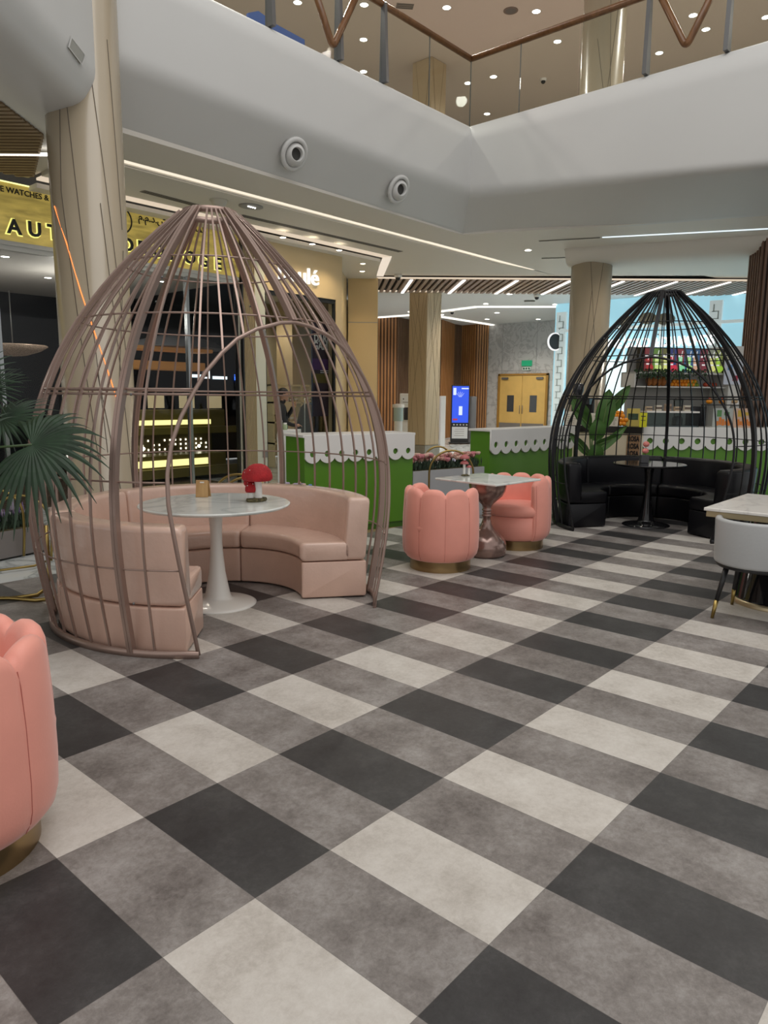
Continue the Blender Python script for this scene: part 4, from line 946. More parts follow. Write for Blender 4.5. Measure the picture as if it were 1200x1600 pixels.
# ================================================================== planters with flowers and gold hoops
def hoop(pos, rz, wd, ht, label, foot=0.0, group='gold hoops on the planters'):
    t = thing('gold_hoop', label, 'hoop', tuple(pos), rz, group); b_ = MB(); n = 20; h0 = ht-wd/2
    pts = [(-wd/2*.92, 0, 0), (-wd/2, 0, h0*.6)]+[(-wd/2*math.cos(PI*k/n), 0, h0+wd/2*math.sin(PI*k/n)) for k in range(n+1)]+[(wd/2, 0, h0*.6), (wd/2*.92, 0, 0)]
    b_.tube(pts, .013, 8); b_.build('arch', gold, t)
    if foot:
        b_ = MB(); b_.tube([(-wd/2*.92, 0, .012), (-wd/2*.8, -foot*.6, .012), (0, -foot, .012), (wd/2*.8, -foot*.6, .012), (wd/2*.92, 0, .012)], .011, 8); b_.build('foot', gold, t)
    return t
leafd = mat('bush_leaf', (.045, .075, .045), .7, var=.4, scale=20)
def flower_box(a, b2, z, depth, mm, label, cols, fl, glabel, fh=.12, count=60, base=0.0, gname='flowers in the planter', lat=0):
    a, b2 = Vector(a), Vector(b2); L_ = (b2-a).length; ang = math.atan2((b2-a).y, (b2-a).x); t = thing('planter', label, 'planter', (a.x, a.y, base), ang)
    b_ = MB(); b_.box((0, 0, 0), (L_, depth, z-base)); b_.cur = 1; b_.box((.02, .02, z-base), (L_-.02, depth-.02, z-base+.004)); b_.build('trough', [mm, moss], t, bevel=.004)
    # foliage bed
    b_ = MB()
    for k in range(int(L_*depth*2600)):
        x, y = random.uniform(.03, L_-.03), random.uniform(.03, depth-.03); a_ = random.uniform(0, 6.3); h_ = random.uniform(.3, 1.0)*fh; dx, dy = .02*math.cos(a_), .02*math.sin(a_); s_ = .012
        b_._add([(x, y, z-base), (x+dx-dy*.5, y+dy+dx*.5, z-base+h_*.6), (x+dx*1.6, y+dy*1.6, z-base+h_), (x+dx+dy*.5, y+dy-dx*.5, z-base+h_*.55)], [(0, 1, 2, 3)])
    o = b_.build('foliage', leafd, t); o['kind'] = 'stuff'
    ca, sa = math.cos(ang), math.sin(ang)
    for k in range(count):
        x, y = random.uniform(.05, L_-.05), random.uniform(.04, depth-.04); z_ = z+fh*random.uniform(.75, 1.25); r_ = fl*random.uniform(.7, 1.2)
        b_ = MB()
        if lat:
            b_.tube([(0, 0, -.05), (random.uniform(-.01, .01), 0, .05)], .006, 5, radii=[.009, .003])
        else:
            b_.ball((0, 0, 0), r_, r_, r_*.75, 8, 5)
            for q in range(5): b_.ball((r_*.6*math.cos(q*1.257), r_*.6*math.sin(q*1.257), r_*.25), r_*.5, nu=6, nv=4)
        o = b_.build('flower', random.choice(cols)); tag(o, glabel, 'flower', gname, (a.x+x*ca-y*sa, a.y+x*sa+y*ca, z_))
    return t
fp = [mat('petal_pink', (.62, .33, .27), .7, var=.2, scale=50), mat('petal_rose', (.55, .20, .22), .7, var=.2, scale=50), mat('petal_blush', (.68, .45, .36), .7, var=.2, scale=50)]
q0, q1 = G(645.5, 737, .66), G(757, 729, .66)
flower_box(q0.xy, q1.xy, .66, .24, mat('planter_grey', (.44, .45, .46), .35), 'pale grey planter full of pink flowers between the two green counters', fp, .036, 'pink artificial flower in the planter between the green counters', .15, 95, 0, 'pink flowers between the counters')
for k, px_ in enumerate((684, 705)):
    p = G(px_, 742 if k else 734, .62); hoop((p.x, p.y, 0), LATROT+.1, (.36, .56)[k], (.93, .925)[k], ('gold hoop standing behind the pink flowers', 'gold hoop rising in front of the pink flowers')[k])
t_ = [mat('lavender', (.22, .15, .35), .7), mat('lavender_pale', (.36, .28, .42), .7), mat('grey_leaf', (.12, .15, .13), .7)]
a_, e_ = G(-70, 889, 0), G(78, 858, 0)
pl = flower_box(a_.xy, e_.xy, .26, .35, mat('planter_taupe', (.22, .20, .19), .35), 'low taupe planter of lavender behind the mauve cage at the left edge', t_, .02, 'small lavender spike in the low taupe planter', .17, 70, 0, 'lavender in the low planter', 1)
hoop(tuple(G(36, 850, .16).xy)+(0,), LATROT, .56, .63, 'gold hoop with a floor foot, nearest the mauve cage at the left edge', .45)
hoop(tuple(G(-4, 838, .20).xy)+(0,), LATROT+.15, .5, .66, 'second gold hoop behind the first one at the left edge')
b_ = MB(); q = G(34, 936, .014); b_.tube([(-.55, .0, .013), (-.1, .02, .013), (.0, .0, .013), (.12, -.03, .013), (.45, .12, .016)], .016, 8); b_.tube([(-.1, .02, .013), (.06, .12, .013), (.10, .22, .05), (.11, .24, .16), (.11, .24, .55)], .016, 8); o = b_.build('plant_stand', gold); tag(o, 'gold tube floor frame beside the coral chair at the left edge', 'stand', None, (q.x, q.y, 0), LATROT)
# gold hoops and blue flowers behind the pink seats
for k, (px_, py_, l_) in enumerate(((372, 741, 'gold hoop just above the pink seat back, left of the red toadstool'), (384, 746, 'lower gold hoop crossing the other one behind the pink seat back'))):
    p = HD(px_, py_, 7.2); hoop((p.x, p.y, 0), LATROT+(.2 if k else -.1), .52, p.z, l_, group='gold hoops behind the pink seats')
q0, q1 = HD(445, 762, 8.0), HD(474, 762, 8.0)
flower_box((q0.x-.15, q0.y+.16), (q1.x+.1, q1.y-.1), q0.z-.03, .22, cwhite, 'white planter with blue flowers behind the right pink seat', [mat('petal_blue', (.14, .25, .48), .7), mat('petal_lilac', (.4, .33, .45), .7), mat('petal_blush', (.68, .45, .36), .7)], .026, 'blue or lilac flower behind the right pink seat', .05, 22, 0, 'blue flowers behind the pink seat')

# ================================================================== fan palm at the left
palm = mat('palm_leaf', (.010, .032, .011), .6, var=.35, scale=12); palmstem = mat('palm_stem', (.05, .09, .03), .5)
pb = HD(-75, 900, 4.1); t = thing('fan_palm', 'dark green fan palm reaching in from the left edge', 'plant', (pb.x, pb.y, 0))
b_ = MB(); b_.lathe([(.13, 0), (.17, .3), (.18, .34), (.15, .34), (.0, .3)], 24); b_.build('pot', mat('pot_orange', (.50, .28, .12), .4), t)
b_ = MB(); b_.tube([(0, 0, .3), (.01, 0, .7), (0, .02, 1.1)], .03, 8, radii=[.035, .028, .02]); b_.build('trunk', mat('palm_trunk', (.12, .08, .05), .8, var=.3, scale=20), t)
def fan(center, nrm, mid, rad, n, spread, droop):
    # nrm: direction the fan faces; mid: direction of its middle blade
    c_ = Vector(center)-Vector((pb.x, pb.y, 0)); N_ = Vector(nrm).normalized(); M_ = (Vector(mid)-N_*Vector(mid).dot(N_)).normalized(); S_ = N_.cross(M_)
    b_ = MB()
    for i in range(n):
        a = -spread/2+spread*i/(n-1)+random.uniform(-.02, .02); d = M_*math.cos(a)+S_*math.sin(a); s_ = N_.cross(d); L_ = rad*(1-.12*abs(a)/(spread/2))*random.uniform(.9, 1.06); w0 = rad*.036*spread/3.3
        vs = []; K = 9
        for k in range(K+1):
            u = k/K; wd_ = max(.0015, (w0*u*2.0 if u < .45 else w0*.9*(1-((u-.45)/.55)**1.6)))
            pz = c_+d*L_*u-N_*(.05*rad*u*u)+Vector((0, 0, -droop*rad*u*u*u)); vs += [tuple(pz-s_*wd_), tuple(pz+N_*wd_*.45), tuple(pz+s_*wd_)]
        fs = []
        for k in range(K): o_ = k*3; fs += [(o_, o_+3, o_+4, o_+1), (o_+1, o_+4, o_+5, o_+2)]
        b_._add(vs, fs, False)
    fr_ = b_.build('frond', palm, t)
    b_ = MB(); tp = Vector((0, .02, 1.05)); mid_ = (tp+c_)/2+Vector((0, 0, .1)); b_.tube([tuple(tp), tuple(mid_), tuple(c_)], .007, 6); b_.build('stalk', palmstem, fr_)
def V3(l, f, z): return tuple(r3*l+f3*f+Vector((0, 0, z)))
fan(HD(50, 695, 4.0), V3(-.1, -.8, .6), V3(.80, 0, -.25), .43, 30, 4.7, .34)
fan(HD(2, 655, 4.25), V3(-.2, -.6, .8), V3(.9, 0, .1), .33, 24, 3.6, .15)
fan(HD(-20, 612, 4.3), V3(-.2, -.7, .6), V3(.8, 0, .5), .26, 18, 2.6, .12)
fan(HD(-45, 690, 3.9), V3(-.2, -.7, .6), V3(-.6, 0, .3), .36, 22, 3.6, .2)
fan(HD(-60, 600, 4.2), V3(0, -.7, .5), V3(-.1, .2, .9), .36, 22, 3.6, .12)

# broad-leaved plant behind the black cage
pb2 = cw(3.08, 10.72); t = thing('banana_plant', 'broad-leaved green plant behind the black cage', 'plant', tuple(pb2))
bl = mat('banana_leaf', (.085, .19, .045), .35, var=.2, scale=4, coat=.2); rib_ = mat('leaf_rib', (.20, .30, .10), .5)
b_ = MB(); b_.lathe([(.17, 0), (.21, .36), (.22, .4), (.18, .4), (0, .36)], 24); b_.build('pot', cwhite, t)
def paddle(p0, p1, wd_, bow=.1, lean=0.0):
    A_, B_ = HD(*p0, 10.7)-pb2, HD(*p1, 10.62)-pb2; d = B_-A_; s_ = d.cross(f3).normalized(); b_ = MB(); K = 12; vs = []
    s_ = (s_+f3*lean).normalized()
    for k in range(K+1):
        u = k/K; w_ = wd_*1.3*math.sin(PI*min(1, u**.8))**.7+.003; q = A_+d*u+f3*(-bow*math.sin(PI*u)); vs += [tuple(q-s_*w_-f3*.02*0), tuple(q-s_*w_*.5+f3*.018), tuple(q+f3*.03), tuple(q+s_*w_*.5+f3*.018), tuple(q+s_*w_)]
    b_._add(vs, [(k*5+q, k*5+q+1, (k+1)*5+q+1, (k+1)*5+q) for k in range(K) for q in range(4)], True); lf = b_.build('leaf', bl, t)
    b_ = MB(); b_.tube([tuple(A_+d*(k/8)+f3*(-bow*math.sin(PI*k/8)+.024)) for k in range(9)], .006, 5, radii=[.012-.0013*k for k in range(9)]); b_.build('midrib', rib_, lf)
    return A_
for p0_, p1_, w_, ln in (((940, 672), (952, 608), .105, .2), ((946, 648), (985, 602), .085, -.4), ((921, 668), (893, 618), .085, .5), ((926, 672), (897, 640), .05, .3), ((931, 690), (934, 652), .09, .1), ((921, 712), (889, 676), .05, .3), ((926, 698), (972, 680), .055, -.3), ((924, 712), (980, 665), .05, .4), ((928, 722), (932, 692), .09, 0)):
    A_ = paddle(p0_, p1_, w_, .04, ln)
    b_ = MB(); b_.tube([(0, 0, .38), (A_.x*.3, A_.y*.3, (A_.z+.38)*.5), tuple(A_)], .012, 6); b_.build('stalk', mat('plant_stalk', (.10, .17, .05), .5), t)

# ================================================================== juice kiosk behind the black cage
# cream counter with dark worktop
a_, e_ = Vector((9.55, 4.30)), Vector((10.20, 2.90)); ang = math.atan2((e_-a_).y, (e_-a_).x); L_ = (e_-a_).length
a_ = Vector((9.98, 4.12)); a_ = G(880, 664, 1.15).xy; e_ = G(1003, 667.5, 1.15).xy; ang = math.atan2((e_-a_).y, (e_-a_).x); L_ = (e_-a_).length
t = thing('kiosk_counter', 'cream kiosk counter with a dark worktop, behind the black cage', 'counter', (a_.x, a_.y, 0), ang)
b_ = MB(); b_.box((0, .03, 0), (L_, .5, 1.05)); b_.build('body', mat('kiosk_cream', (.70, .60, .44), .5), t)
b_ = MB(); b_.box((0, 0, 1.05), (L_, .5, 1.15)); b_.build('worktop', mat('kiosk_dark', (.015, .012, .011), .3), t)
b_ = MB(); b_.box((L_-.22, .015, .55), (L_-.02, .03, 1.03)); sg = b_.build('menu_board', mat('sign_wood', (.33, .19, .10), .5), t)
for k, s_ in enumerate(('ROSA', 'ROSA', 'ROSA', 'ROSA')): text_mesh('lettering', s_, .11, blackp, sg, (L_-.205, .010, .93-k*.115), ext=.002, offset=.004, sx=.62)
b_ = MB(); b_.box((.02, .015, .55), (.10, .03, 1.03)); b_.cur = 1
for k in range(8): b_.box((.035, .012, .97-k*.05), (.085, .016, .985-k*.05))
b_.build('price_list', [mat('paper', (.72, .66, .55), .6), mat('paper_ink', (.25, .08, .05), .6)], t)
b_ = MB(); q_ = L_*.46; b_.lathe([(.055, -.006), (.055, .0)], 24); o = b_.build('round_emblem', blackp, t); o.location = (q_, .02, .62); o.rotation_euler = (PI/2, 0, 0)
b_ = MB(); b_.lathe([(.045, -.008), (.045, .0)], 24); b_.build('emblem_disc', mat('sign_white2', (.75, .75, .72), .5), o)
ex = Vector((math.cos(ang), math.sin(ang), 0)); ey = Vector((-math.sin(ang), math.cos(ang), 0)); A3 = Vector((a_.x, a_.y, 1.15))
def on(x, y=.2, z=0): return tuple(A3+ex*x+ey*y+Vector((0, 0, z)))
papr = mat('paper', (.72, .66, .55), .6); ink = mat('ink', (.12, .09, .07), .7)
for k, (x_, w_, h_) in enumerate(((.02, .30, .22), (.36, .30, .20), (.62, .24, .15))):
    b_ = MB(); b_.box((0, 0, 0), (w_, .012, h_)); b_.cur = 1
    for r_ in range(5):
        for q in range(3): b_.box((w_*(.08+.3*q), -.002, h_*(.15+.15*r_)), (w_*(.08+.3*q)+w_*random.uniform(.1, .22), 0, h_*(.15+.15*r_)+.006))
    tag(b_.build('menu_card', [papr, ink]), ('left', 'middle', 'right')[k]+' of the three cream menu cards standing on the dark kiosk worktop', 'menu', 'menu cards', on(x_, .06), ang)
orange = mat('orange_peel', (.80, .28, .01), .5, bump=.15, bscale=150)
n0 = 0
for r_, (n_, z_) in enumerate(((4, .04), (4, .10), (3, .16), (2, .21))):
    for k in range(n_):
        b_ = MB(); b_.ball((0, 0, 0), .036, nu=12, nv=8); b_.cur = 1; b_.ball((0, 0, .034), .004, nu=5, nv=4)
        tag(b_.build('orange', [orange, rib_]), 'orange in the pile on the dark kiosk worktop', 'orange', 'oranges piled on the kiosk worktop', on(.80+.055*k+.027*(r_ % 2)-.02*(n_ == 4), .10+.02*r_, z_))
b_ = MB(); b_.box((0, 0, 0), (.20, .02, .28)); b_.cur = 1; b_.box((.02, -.002, .1), (.18, 0, .2)); tag(b_.build('leaflet', [mat('leaflet_yellow', (.60, .48, .12), .6), leafd]), 'yellow leaflet with green print behind the oranges', 'leaflet', None, on(.92, .36), ang)
b_ = MB(); b_.box((0, 0, 0), (.11, .015, .22)); b_.cur = 1; b_.box((.02, -.002, .16), (.09, 0, .175)); b_.box((.02, -.002, .1), (.09, 0, .11)); tag(b_.build('notice', [mat('notice_yellow', (.75, .72, .03), .5), ink]), 'bright yellow notice at the right end of the cream kiosk counter', 'notice', None, on(L_-.05, .03), ang)
# dark coffee machine / rack at the left end
t = thing('coffee_machine', 'black coffee machine at the left end of the kiosk counter', 'machine', on(-.05, .35), ang)
b_ = MB(); b_.box((0, 0, 0), (.36, .3, .08)); b_.box((0, .2, .08), (.36, .3, .36)); b_.box((0, 0, .33), (.36, .3, .44)); b_.build('body', blackp, t, bevel=.01)
b_ = MB(); b_.lathe([(.05, 0), (.09, .12), (.09, .22), (.06, .24)], 16, c=(.12, .15), z=.44); b_.build('hopper', mat('smoked', (.03, .03, .035), .1), t)
for x_ in (.1, .25): b_ = MB(); b_.tube([(x_, .06, .33), (x_, .06, .26), (x_, -.02, .25)], .014, 6); b_.build('group_handle', grey, t)
t = thing('cup_rack', 'black square metal rack beside the coffee machine', 'frame', on(.38, .35), ang)
b_ = MB(); b_.tube([(0, 0, 0), (0, 0, .42), (.34, 0, .42), (.34, 0, 0)], .018, 4); b_.build('frame', blackp, t); b_ = MB(); b_.box((0, -.01, .1), (.34, .01, .13)); b_.build('shelf', blackp, t)

# back wall unit, parallel to the third counter
ua = HD(990, 620, 12.1); ub = HD(1152, 620, 12.55); ua.z = ub.z = 0; L_ = (ub-ua).length; ang = math.atan2((ub-ua).y, (ub-ua).x); ux = Vector((math.cos(ang), math.sin(ang), 0)); uy = Vector((-math.sin(ang), math.cos(ang), 0))
kw = mat('kiosk_white', (.62, .61, .58), .45); kg = mat('kiosk_grey', (.33, .32, .30), .5)
def UZ(py): return HD(1080, py, 12.3).z
t = thing('kiosk_shelving', 'white kiosk back wall with menu screens and fruit shelf, behind the black cage', 'shelving', tuple(ua), ang)
zs1, zs2 = UZ(604), UZ(582)
b_ = MB(); b_.box((.14, .42, 0), (L_, .5, UZ(541))); b_.build('back_panel', kg, t)
b_ = MB(); b_.box((L_*.88, -.06, 0), (L_, .46, UZ(539))); b_.build('side_cabinet', kw, t)
b_ = MB(); b_.box((0, .0, zs1-.02), (L_*.88, .42, zs1)); b_.build('fruit_shelf', kw, t)
b_ = MB(); b_.box((0, .38, zs1), (L_*.88, .42, zs2)); b_.box((0, 0, zs1), (.02, .4, zs2)); b_.box((0, .0, zs2-.03), (L_*.88, .42, zs2)); b_.build('shelf_box', kw, t)
b_ = MB(); b_.box((L_*.1, .1, UZ(583)), (L_*.88, .3, UZ(543))); b_.build('screen_case', blackp, t)
prints = [[(.45, .02, .03), (.3, .02, .02)], [(.25, .55, .05), (.5, .65, .2)], [(.3, .3, .05), (.6, .65, .2)], [(.02, .05, .4), (.5, .02, .05)], [(.55, .03, .06), (.2, .6, .3)], [(.03, .25, .65), (.3, .6, .15)], [(.03, .2, .5), (.5, .3, .2)], [(.35, .02, .06), (.15, .02, .03)], [(.5, .55, .4), (.6, .6, .2)], [(.55, .65, .15), (.3, .5, .05)]]
n = len(prints); w_ = L_*.75/n
for k, (ca, cb) in enumerate(prints):
    x_ = L_*.11+k*w_; z0, z1 = UZ(581.5), UZ(545); hh_ = z1-z0; xm = x_+w_*(.38+.1*(k % 3))
    b_ = MB(); b_.box((x_, .085, z0), (x_+w_*.97, .1, z1)); b_.cur = 1
    b_._add([(xm-w_*.17, .08, z0+.03), (xm+w_*.17, .08, z0+.03), (xm+w_*.26, .08, z0+hh_*.66), (xm-w_*.26, .08, z0+hh_*.66)], [(0, 1, 2, 3)]); b_.ball((x_+w_*.8, .085, z0+.07), .05, .004, .05, 10, 6); b_.ball((x_+w_*.62, .085, z0+.04), .035, .004, .035, 10, 6)
    b_.cur = 2; b_.tube([(xm, .08, z0+hh_*.5), (xm+.03, .08, z0+hh_*.92)], .006, 4); b_.box((xm-w_*.2, .078, z0+hh_*.30), (xm+w_*.2, .079, z0+hh_*.36)); b_.ball((xm-.03, .083, z0+hh_*.68), .03, .004, .02, 8, 5)
    bc = [c*.28+.02 for c in ca]
    b_.build('menu_screen', [mat('scr_%d' % k, bc, .3, emit=bc, es=.5), mat('scrb_%d' % k, [c*.5 for c in cb], .3, emit=cb, es=.7), mat('scr_white', (.6, .6, .6), .4, emit=(.8, .8, .8), es=.5)], t)
# ivy garland
b_ = MB()
for k in range(420):
    x_ = random.uniform(0, L_*.68); z_ = zs2-random.random()**1.5*.13+.03; y_ = random.uniform(-.05, .06); a_ = random.uniform(0, 6.3); s_ = random.uniform(.02, .035)
    b_._add([(x_, y_, z_), (x_+s_*math.cos(a_), y_-.01, z_+s_*math.sin(a_)), (x_+s_*1.3*math.cos(a_-.7), y_-.015, z_+s_*1.3*math.sin(a_-.7)), (x_+s_*math.cos(a_-1.4), y_-.01, z_+s_*math.sin(a_-1.4))], [(0, 1, 2, 3)])
o = b_.build('ivy_garland', mat('ivy', (.02, .05, .015), .6)); tag(o, 'dark ivy garland hanging along the kiosk fruit shelf', 'garland', None, tuple(ua), ang); o['kind'] = 'stuff'
def U(x, y, z): return tuple(ua+ux*x+uy*y+Vector((0, 0, z)))
apple = mat('apple_red', (.45, .06, .02), .35); lime = mat('lime', (.22, .30, .03), .45); pine = mat('pineapple', (.38, .14, .03), .7, var=.4, scale=60)
for k in range(4):
    tt = thing('pineapple', 'pineapple on the left of the kiosk fruit shelf', 'pineapple', U(L_*(.20+.045*k), .2, zs1), 0, 'pineapples on the fruit shelf')
    b_ = MB(); b_.ball((0, 0, .09), .055, .055, .09, 10, 8); b_.build('fruit', pine, tt); b_ = MB()
    for q in range(7): b_.tube([(0, 0, .16), (.03*math.cos(q), .03*math.sin(q), .20+.01*q)], .006, 4, radii=[.008, .001])
    b_.build('crown', mat('crown_green', (.05, .10, .03), .6), tt)
for k in range(14):
    b_ = MB(); b_.ball((0, 0, 0), .034, nu=10, nv=7); b_.cur = 1; b_.ball((0, 0, .032), .004, nu=5, nv=4)
    tag(b_.build('orange', [orange, rib_]), 'orange on the kiosk fruit shelf', 'orange', 'oranges on the fruit shelf', U(L_*.40+.068*(k % 7)+.03*(k//7), .14, zs1+.034+.058*(k//7)))
for k in range(7):
    b_ = MB(); b_.ball((0, 0, 0), .03, nu=10, nv=7); b_.cur = 1; b_.ball((0, 0, .03), .004, nu=5, nv=4); tag(b_.build('lime', [lime, rib_]), 'green lime on the kiosk fruit shelf', 'lime', 'limes on the fruit shelf', U(L_*.555+.062*(k % 4)+.03*(k//4), .14, zs1+.03+.052*(k//4)))
for k in range(3):
    b_ = MB(); b_.ball((0, 0, 0), .045, .045, .04, 12, 8); b_.cur = 1; b_.tube([(0, 0, .035), (.004, 0, .055)], .003, 4); tag(b_.build('apple', [apple, rib_]), 'red fruit at the right of the kiosk fruit shelf', 'fruit', 'red fruits on the fruit shelf', U(L_*.73+.085*k, .14, zs1+.04))
# white price board with painted fruit
b_ = MB(); z0 = UZ(600); b_.box((0, 0, 0), (.36, .015, .40)); b_.cur = 1; b_.box((.17, -.004, .06), (.27, 0, .15)); b_.cur = 2; b_.box((.06, -.004, .24), (.15, 0, .33)); tag(b_.build('fruit_poster', [mat('poster_pale', (.60, .64, .74), .5), mat('print_crimson', (.4, .02, .06), .5), mat('print_blue', (.15, .35, .65), .5)]), 'pale blue fruit poster at the right of the kiosk fruit shelf', 'poster', None, U(L_*.82, -.08, z0), ang)
# glass display case, blender, boxes and colourful board on the third counter
k0 = Vector((10.228, 2.824)); k1 = Vector((12.15, .46)); kd = (k1-k0).normalized(); kn = Vector((-kd.y, kd.x)); kang = math.atan2(kd.y, kd.x)
def K(x, y, z=1.15): return (k0.x+kd.x*x+kn.x*y, k0.y+kd.y*x+kn.y*y, z)
t = thing('display_case', 'low glass display case with a white lid on the counter behind the black cage', 'display case', K(.10, .12), kang)
b_ = MB(); b_.box((0, 0, .22), (.82, .35, .245)); b_.build('lid', tulip, t)
b_ = MB()
for a3, b3 in (((0, 0, 0), (.82, .008, .22)), ((0, .34, 0), (.82, .348, .22)), ((0, .008, 0), (.008, .34, .22)), ((.812, .008, 0), (.82, .34, .22))): b_.box(a3, b3)
b_.build('glass', glass('case_glass', (.75, .8, .8), .2), t)
b_ = MB(); b_.box((.0, .02, 0), (.82, .33, .015)); b_.build('tray', mat('steel', (.30, .31, .32), .3, metal=.6), t)
for k in range(5):
    b_ = MB(); h_ = .07+.02*(k % 3); b_.box((-.045, -.04, 0), (.045, .04, h_)); b_.cur = 1; b_.box((-.046, -.042, h_*.3), (.046, -.04, h_*.7))
    tag(b_.build('carton', [mat('carton_a%d' % (k % 3), ((.5, .38, .25), (.6, .55, .45), (.35, .25, .18))[k % 3], .6), ink]), ('tan', 'cream', 'brown', 'second tan', 'second cream')[k]+' small carton on the display case lid, '+('leftmost', 'second from left', 'middle', 'second from right', 'rightmost')[k], 'box', 'cartons on the display case', K(.18+.15*k, .3, 1.396), kang)
t = thing('blender', 'grey blender with a clear jug behind the display case', 'blender', K(.72, .52), kang)
b_ = MB(); b_.lathe([(.08, 0), (.085, .12), (.06, .16)], 16); b_.build('base', grey, t); b_ = MB(); b_.lathe([(.055, .16), (.075, .40), (.078, .42)], 16); b_.build('jug', glass('case_glass2', (.75, .8, .8), .25), t); b_ = MB(); b_.lathe([(.078, .42), (.05, .45), (0, .46)], 16); b_.build('lid', blackp, t)
t = thing('microwave', 'dark countertop machine right of the blender', 'machine', K(.90, .46), kang)
b_ = MB(); b_.box((0, 0, 0), (.26, .2, .32)); b_.build('body', blackp, t, bevel=.01); b_ = MB(); b_.box((.04, -.004, .08), (.22, 0, .26)); b_.build('door', mat('smoked', (.03, .03, .035), .1), t)
for k in range(2):
    b_ = MB(); b_.box((0, 0, 0), (.30, .018, .30)); b_.cur = 1; b_.lathe([(.07, -.02), (.07, -.018)], 16, c=(.0, .0)); 
    b_.v = b_.v[:8]; b_.f = b_.f[:6]; b_.mi = b_.mi[:6]; b_.sm = b_.sm[:6]; b_.cur = 1
    for q in range(5): x_ = .05+.045*q; b_.box((x_, -.004, .03+.01*(q % 2)), (x_+.04, 0, .10+.03*((q*2+k) % 3)))
    b_.cur = 2; b_.box((.06, -.003, .17), (.13, 0, .27)); b_.box((.17, -.003, .19), (.25, 0, .24))
    tag(b_.build('juice_board', [mat('jb_%d' % k, ((.42, .45, .42), (.62, .42, .30))[k], .5), mat('jb_orange', (.65, .2, .03), .5), mat('jb_green%d' % k, ((.1, .25, .08), (.6, .4, .05))[k], .5)]), ('grey', 'peach')[k]+' printed fruit board on the right of the counter behind the black cage', 'board', None, K(1.12+.32*k, .10), kang)
for k in range(3):
    b_ = MB(); b_.ball((0, 0, 0), .05, .05, .04, 10, 7); b_.ball((.05, 0, .02), .03, nu=8, nv=6); b_.cur = 1; b_.ball((.0, 0, .045), .018, nu=6, nv=4); tag(b_.build('snack_pack', [orange if k != 2 else mat('beige_pack', (.5, .35, .2), .6), apple]), ('left orange', 'right orange', 'tan')[k]+' snack packet on the small rack above the fruit boards', 'snack', 'snack packets on the rack', K(1.14+.2*k, .34, 1.55))
t = thing('snack_rack', 'small dark wire rack holding snack packets behind the fruit boards', 'rack', K(1.05, .25), kang); b_ = MB(); b_.box((0, 0, .34), (.62, .18, .355)); b_.build('shelf', blackp, t)
for x_ in (.01, .61):
    for y_ in (.01, .17): b_ = MB(); b_.tube([(x_, y_, 0), (x_, y_, .34)], .008, 5); b_.build('leg', blackp, t)
t = thing('jug', 'white jug with a dark base on the kiosk side ledge, far right', 'jug', K(1.55, .36, 1.15)); b_ = MB(); b_.lathe([(.06, 0), (.07, .3), (.05, .42), (.06, .5)], 16); b_.build('body', tulip, t); b_ = MB(); b_.lathe([(.062, 0), (.062, .01)], 16); b_.build('foot', blackp, t)

# ================================================================== jewellery shop at the far right
jb = mat('ice_blue_glass', (.20, .35, .42), .15, emit=(.36, .68, .80), es=.62)
b_ = MB(); b_.box((19.5, -4, 0), (19.6, 9.45, ZC+.06)); b_.build('wall_right', jb, kind='structure')
b_ = MB(); b_.box((19.6, 9.35, 0), (23.6, 9.45, ZC+.06)); b_.build('wall_side', glass('blue_glass', (.6, .8, .85), .2), kind='structure')
jp = mat('pilaster_pale', (.55, .62, .62), .4, emit=(.6, .72, .75), es=.3); jd = mat('pilaster_key', (.35, .42, .42), .5)
for k, y_ in enumerate((9.2, 4.75)):
    b_ = MB(); b_.box((19.40, y_-.16, 0), (19.5, y_+.16, ZC-.2)); b_.cur = 1
    for q in range(20): b_.box((19.39, y_-.09, .25+q*.19), (19.40, y_+.09, .27+q*.19)); b_.box((19.39, y_-.09+.12*(q % 2), .25+q*.19), (19.40, y_-.06+.12*(q % 2), .44+q*.19))
    b_.build('trim_18', [jp, jd], kind='structure')
b_ = MB(); b_.box((19.38, -4, 3.55), (19.5, 9.3, 3.63)); b_.cur = 0
for y_ in (8.2, 7.2, 6.2, 5.4): b_.box((19.46, y_-.02, 0), (19.5, y_+.02, 3.55))
b_.build('trim_19', jp, kind='structure')
b_ = MB(); b_.box((19.44, 4.9, .8), (19.5, 8.9, 2.7)); b_.build('trim_20', mat('lit_showcase', (.4, .5, .52), .3, emit=(.72, .90, .95), es=.75), kind='structure')
st = thing('shop_sign', 'white serif-like shop letters with three leaf emblems on the ice blue shop front', 'sign', (19.4, 7.9, 3.0))
text_mesh('lettering', 'SONNE GOLD & DIAMONDS', .36, emis('letter_cool', (1, 1, 1), 1.7), st, (0, .25, .02), (PI/2, 0, -PI/2), ext=.02, offset=.008, sx=.74)
for k, (y_, z_) in enumerate(((-.75, .75), (-1.35, .80), (-1.85, .75))):
    b_ = MB(); b_.lathe([(.2, 0), (.2, .03)], 20, sx=.8, sy=1.25); o = b_.build('leaf_emblem', mat('emblem_taupe', (.20, .18, .13), .5), st); o.location = (0, y_, z_); o.rotation_euler = (0, -PI/2, 0)
    o.rotation_euler = (R((-25, 10, 25)[k]), -PI/2, 0)
bs_ = thing('blade_sign', 'round white-rimmed black blade sign on the blue glass edge beside the round column', 'sign', tuple(HX(866, 534, 19.3)))
b_ = MB(); b_.lathe([(.24, 0), (.24, .06)], 28, sx=1.0); o = b_.build('disc', blackp, bs_); o.rotation_euler = (0, -PI/2, 1.15)
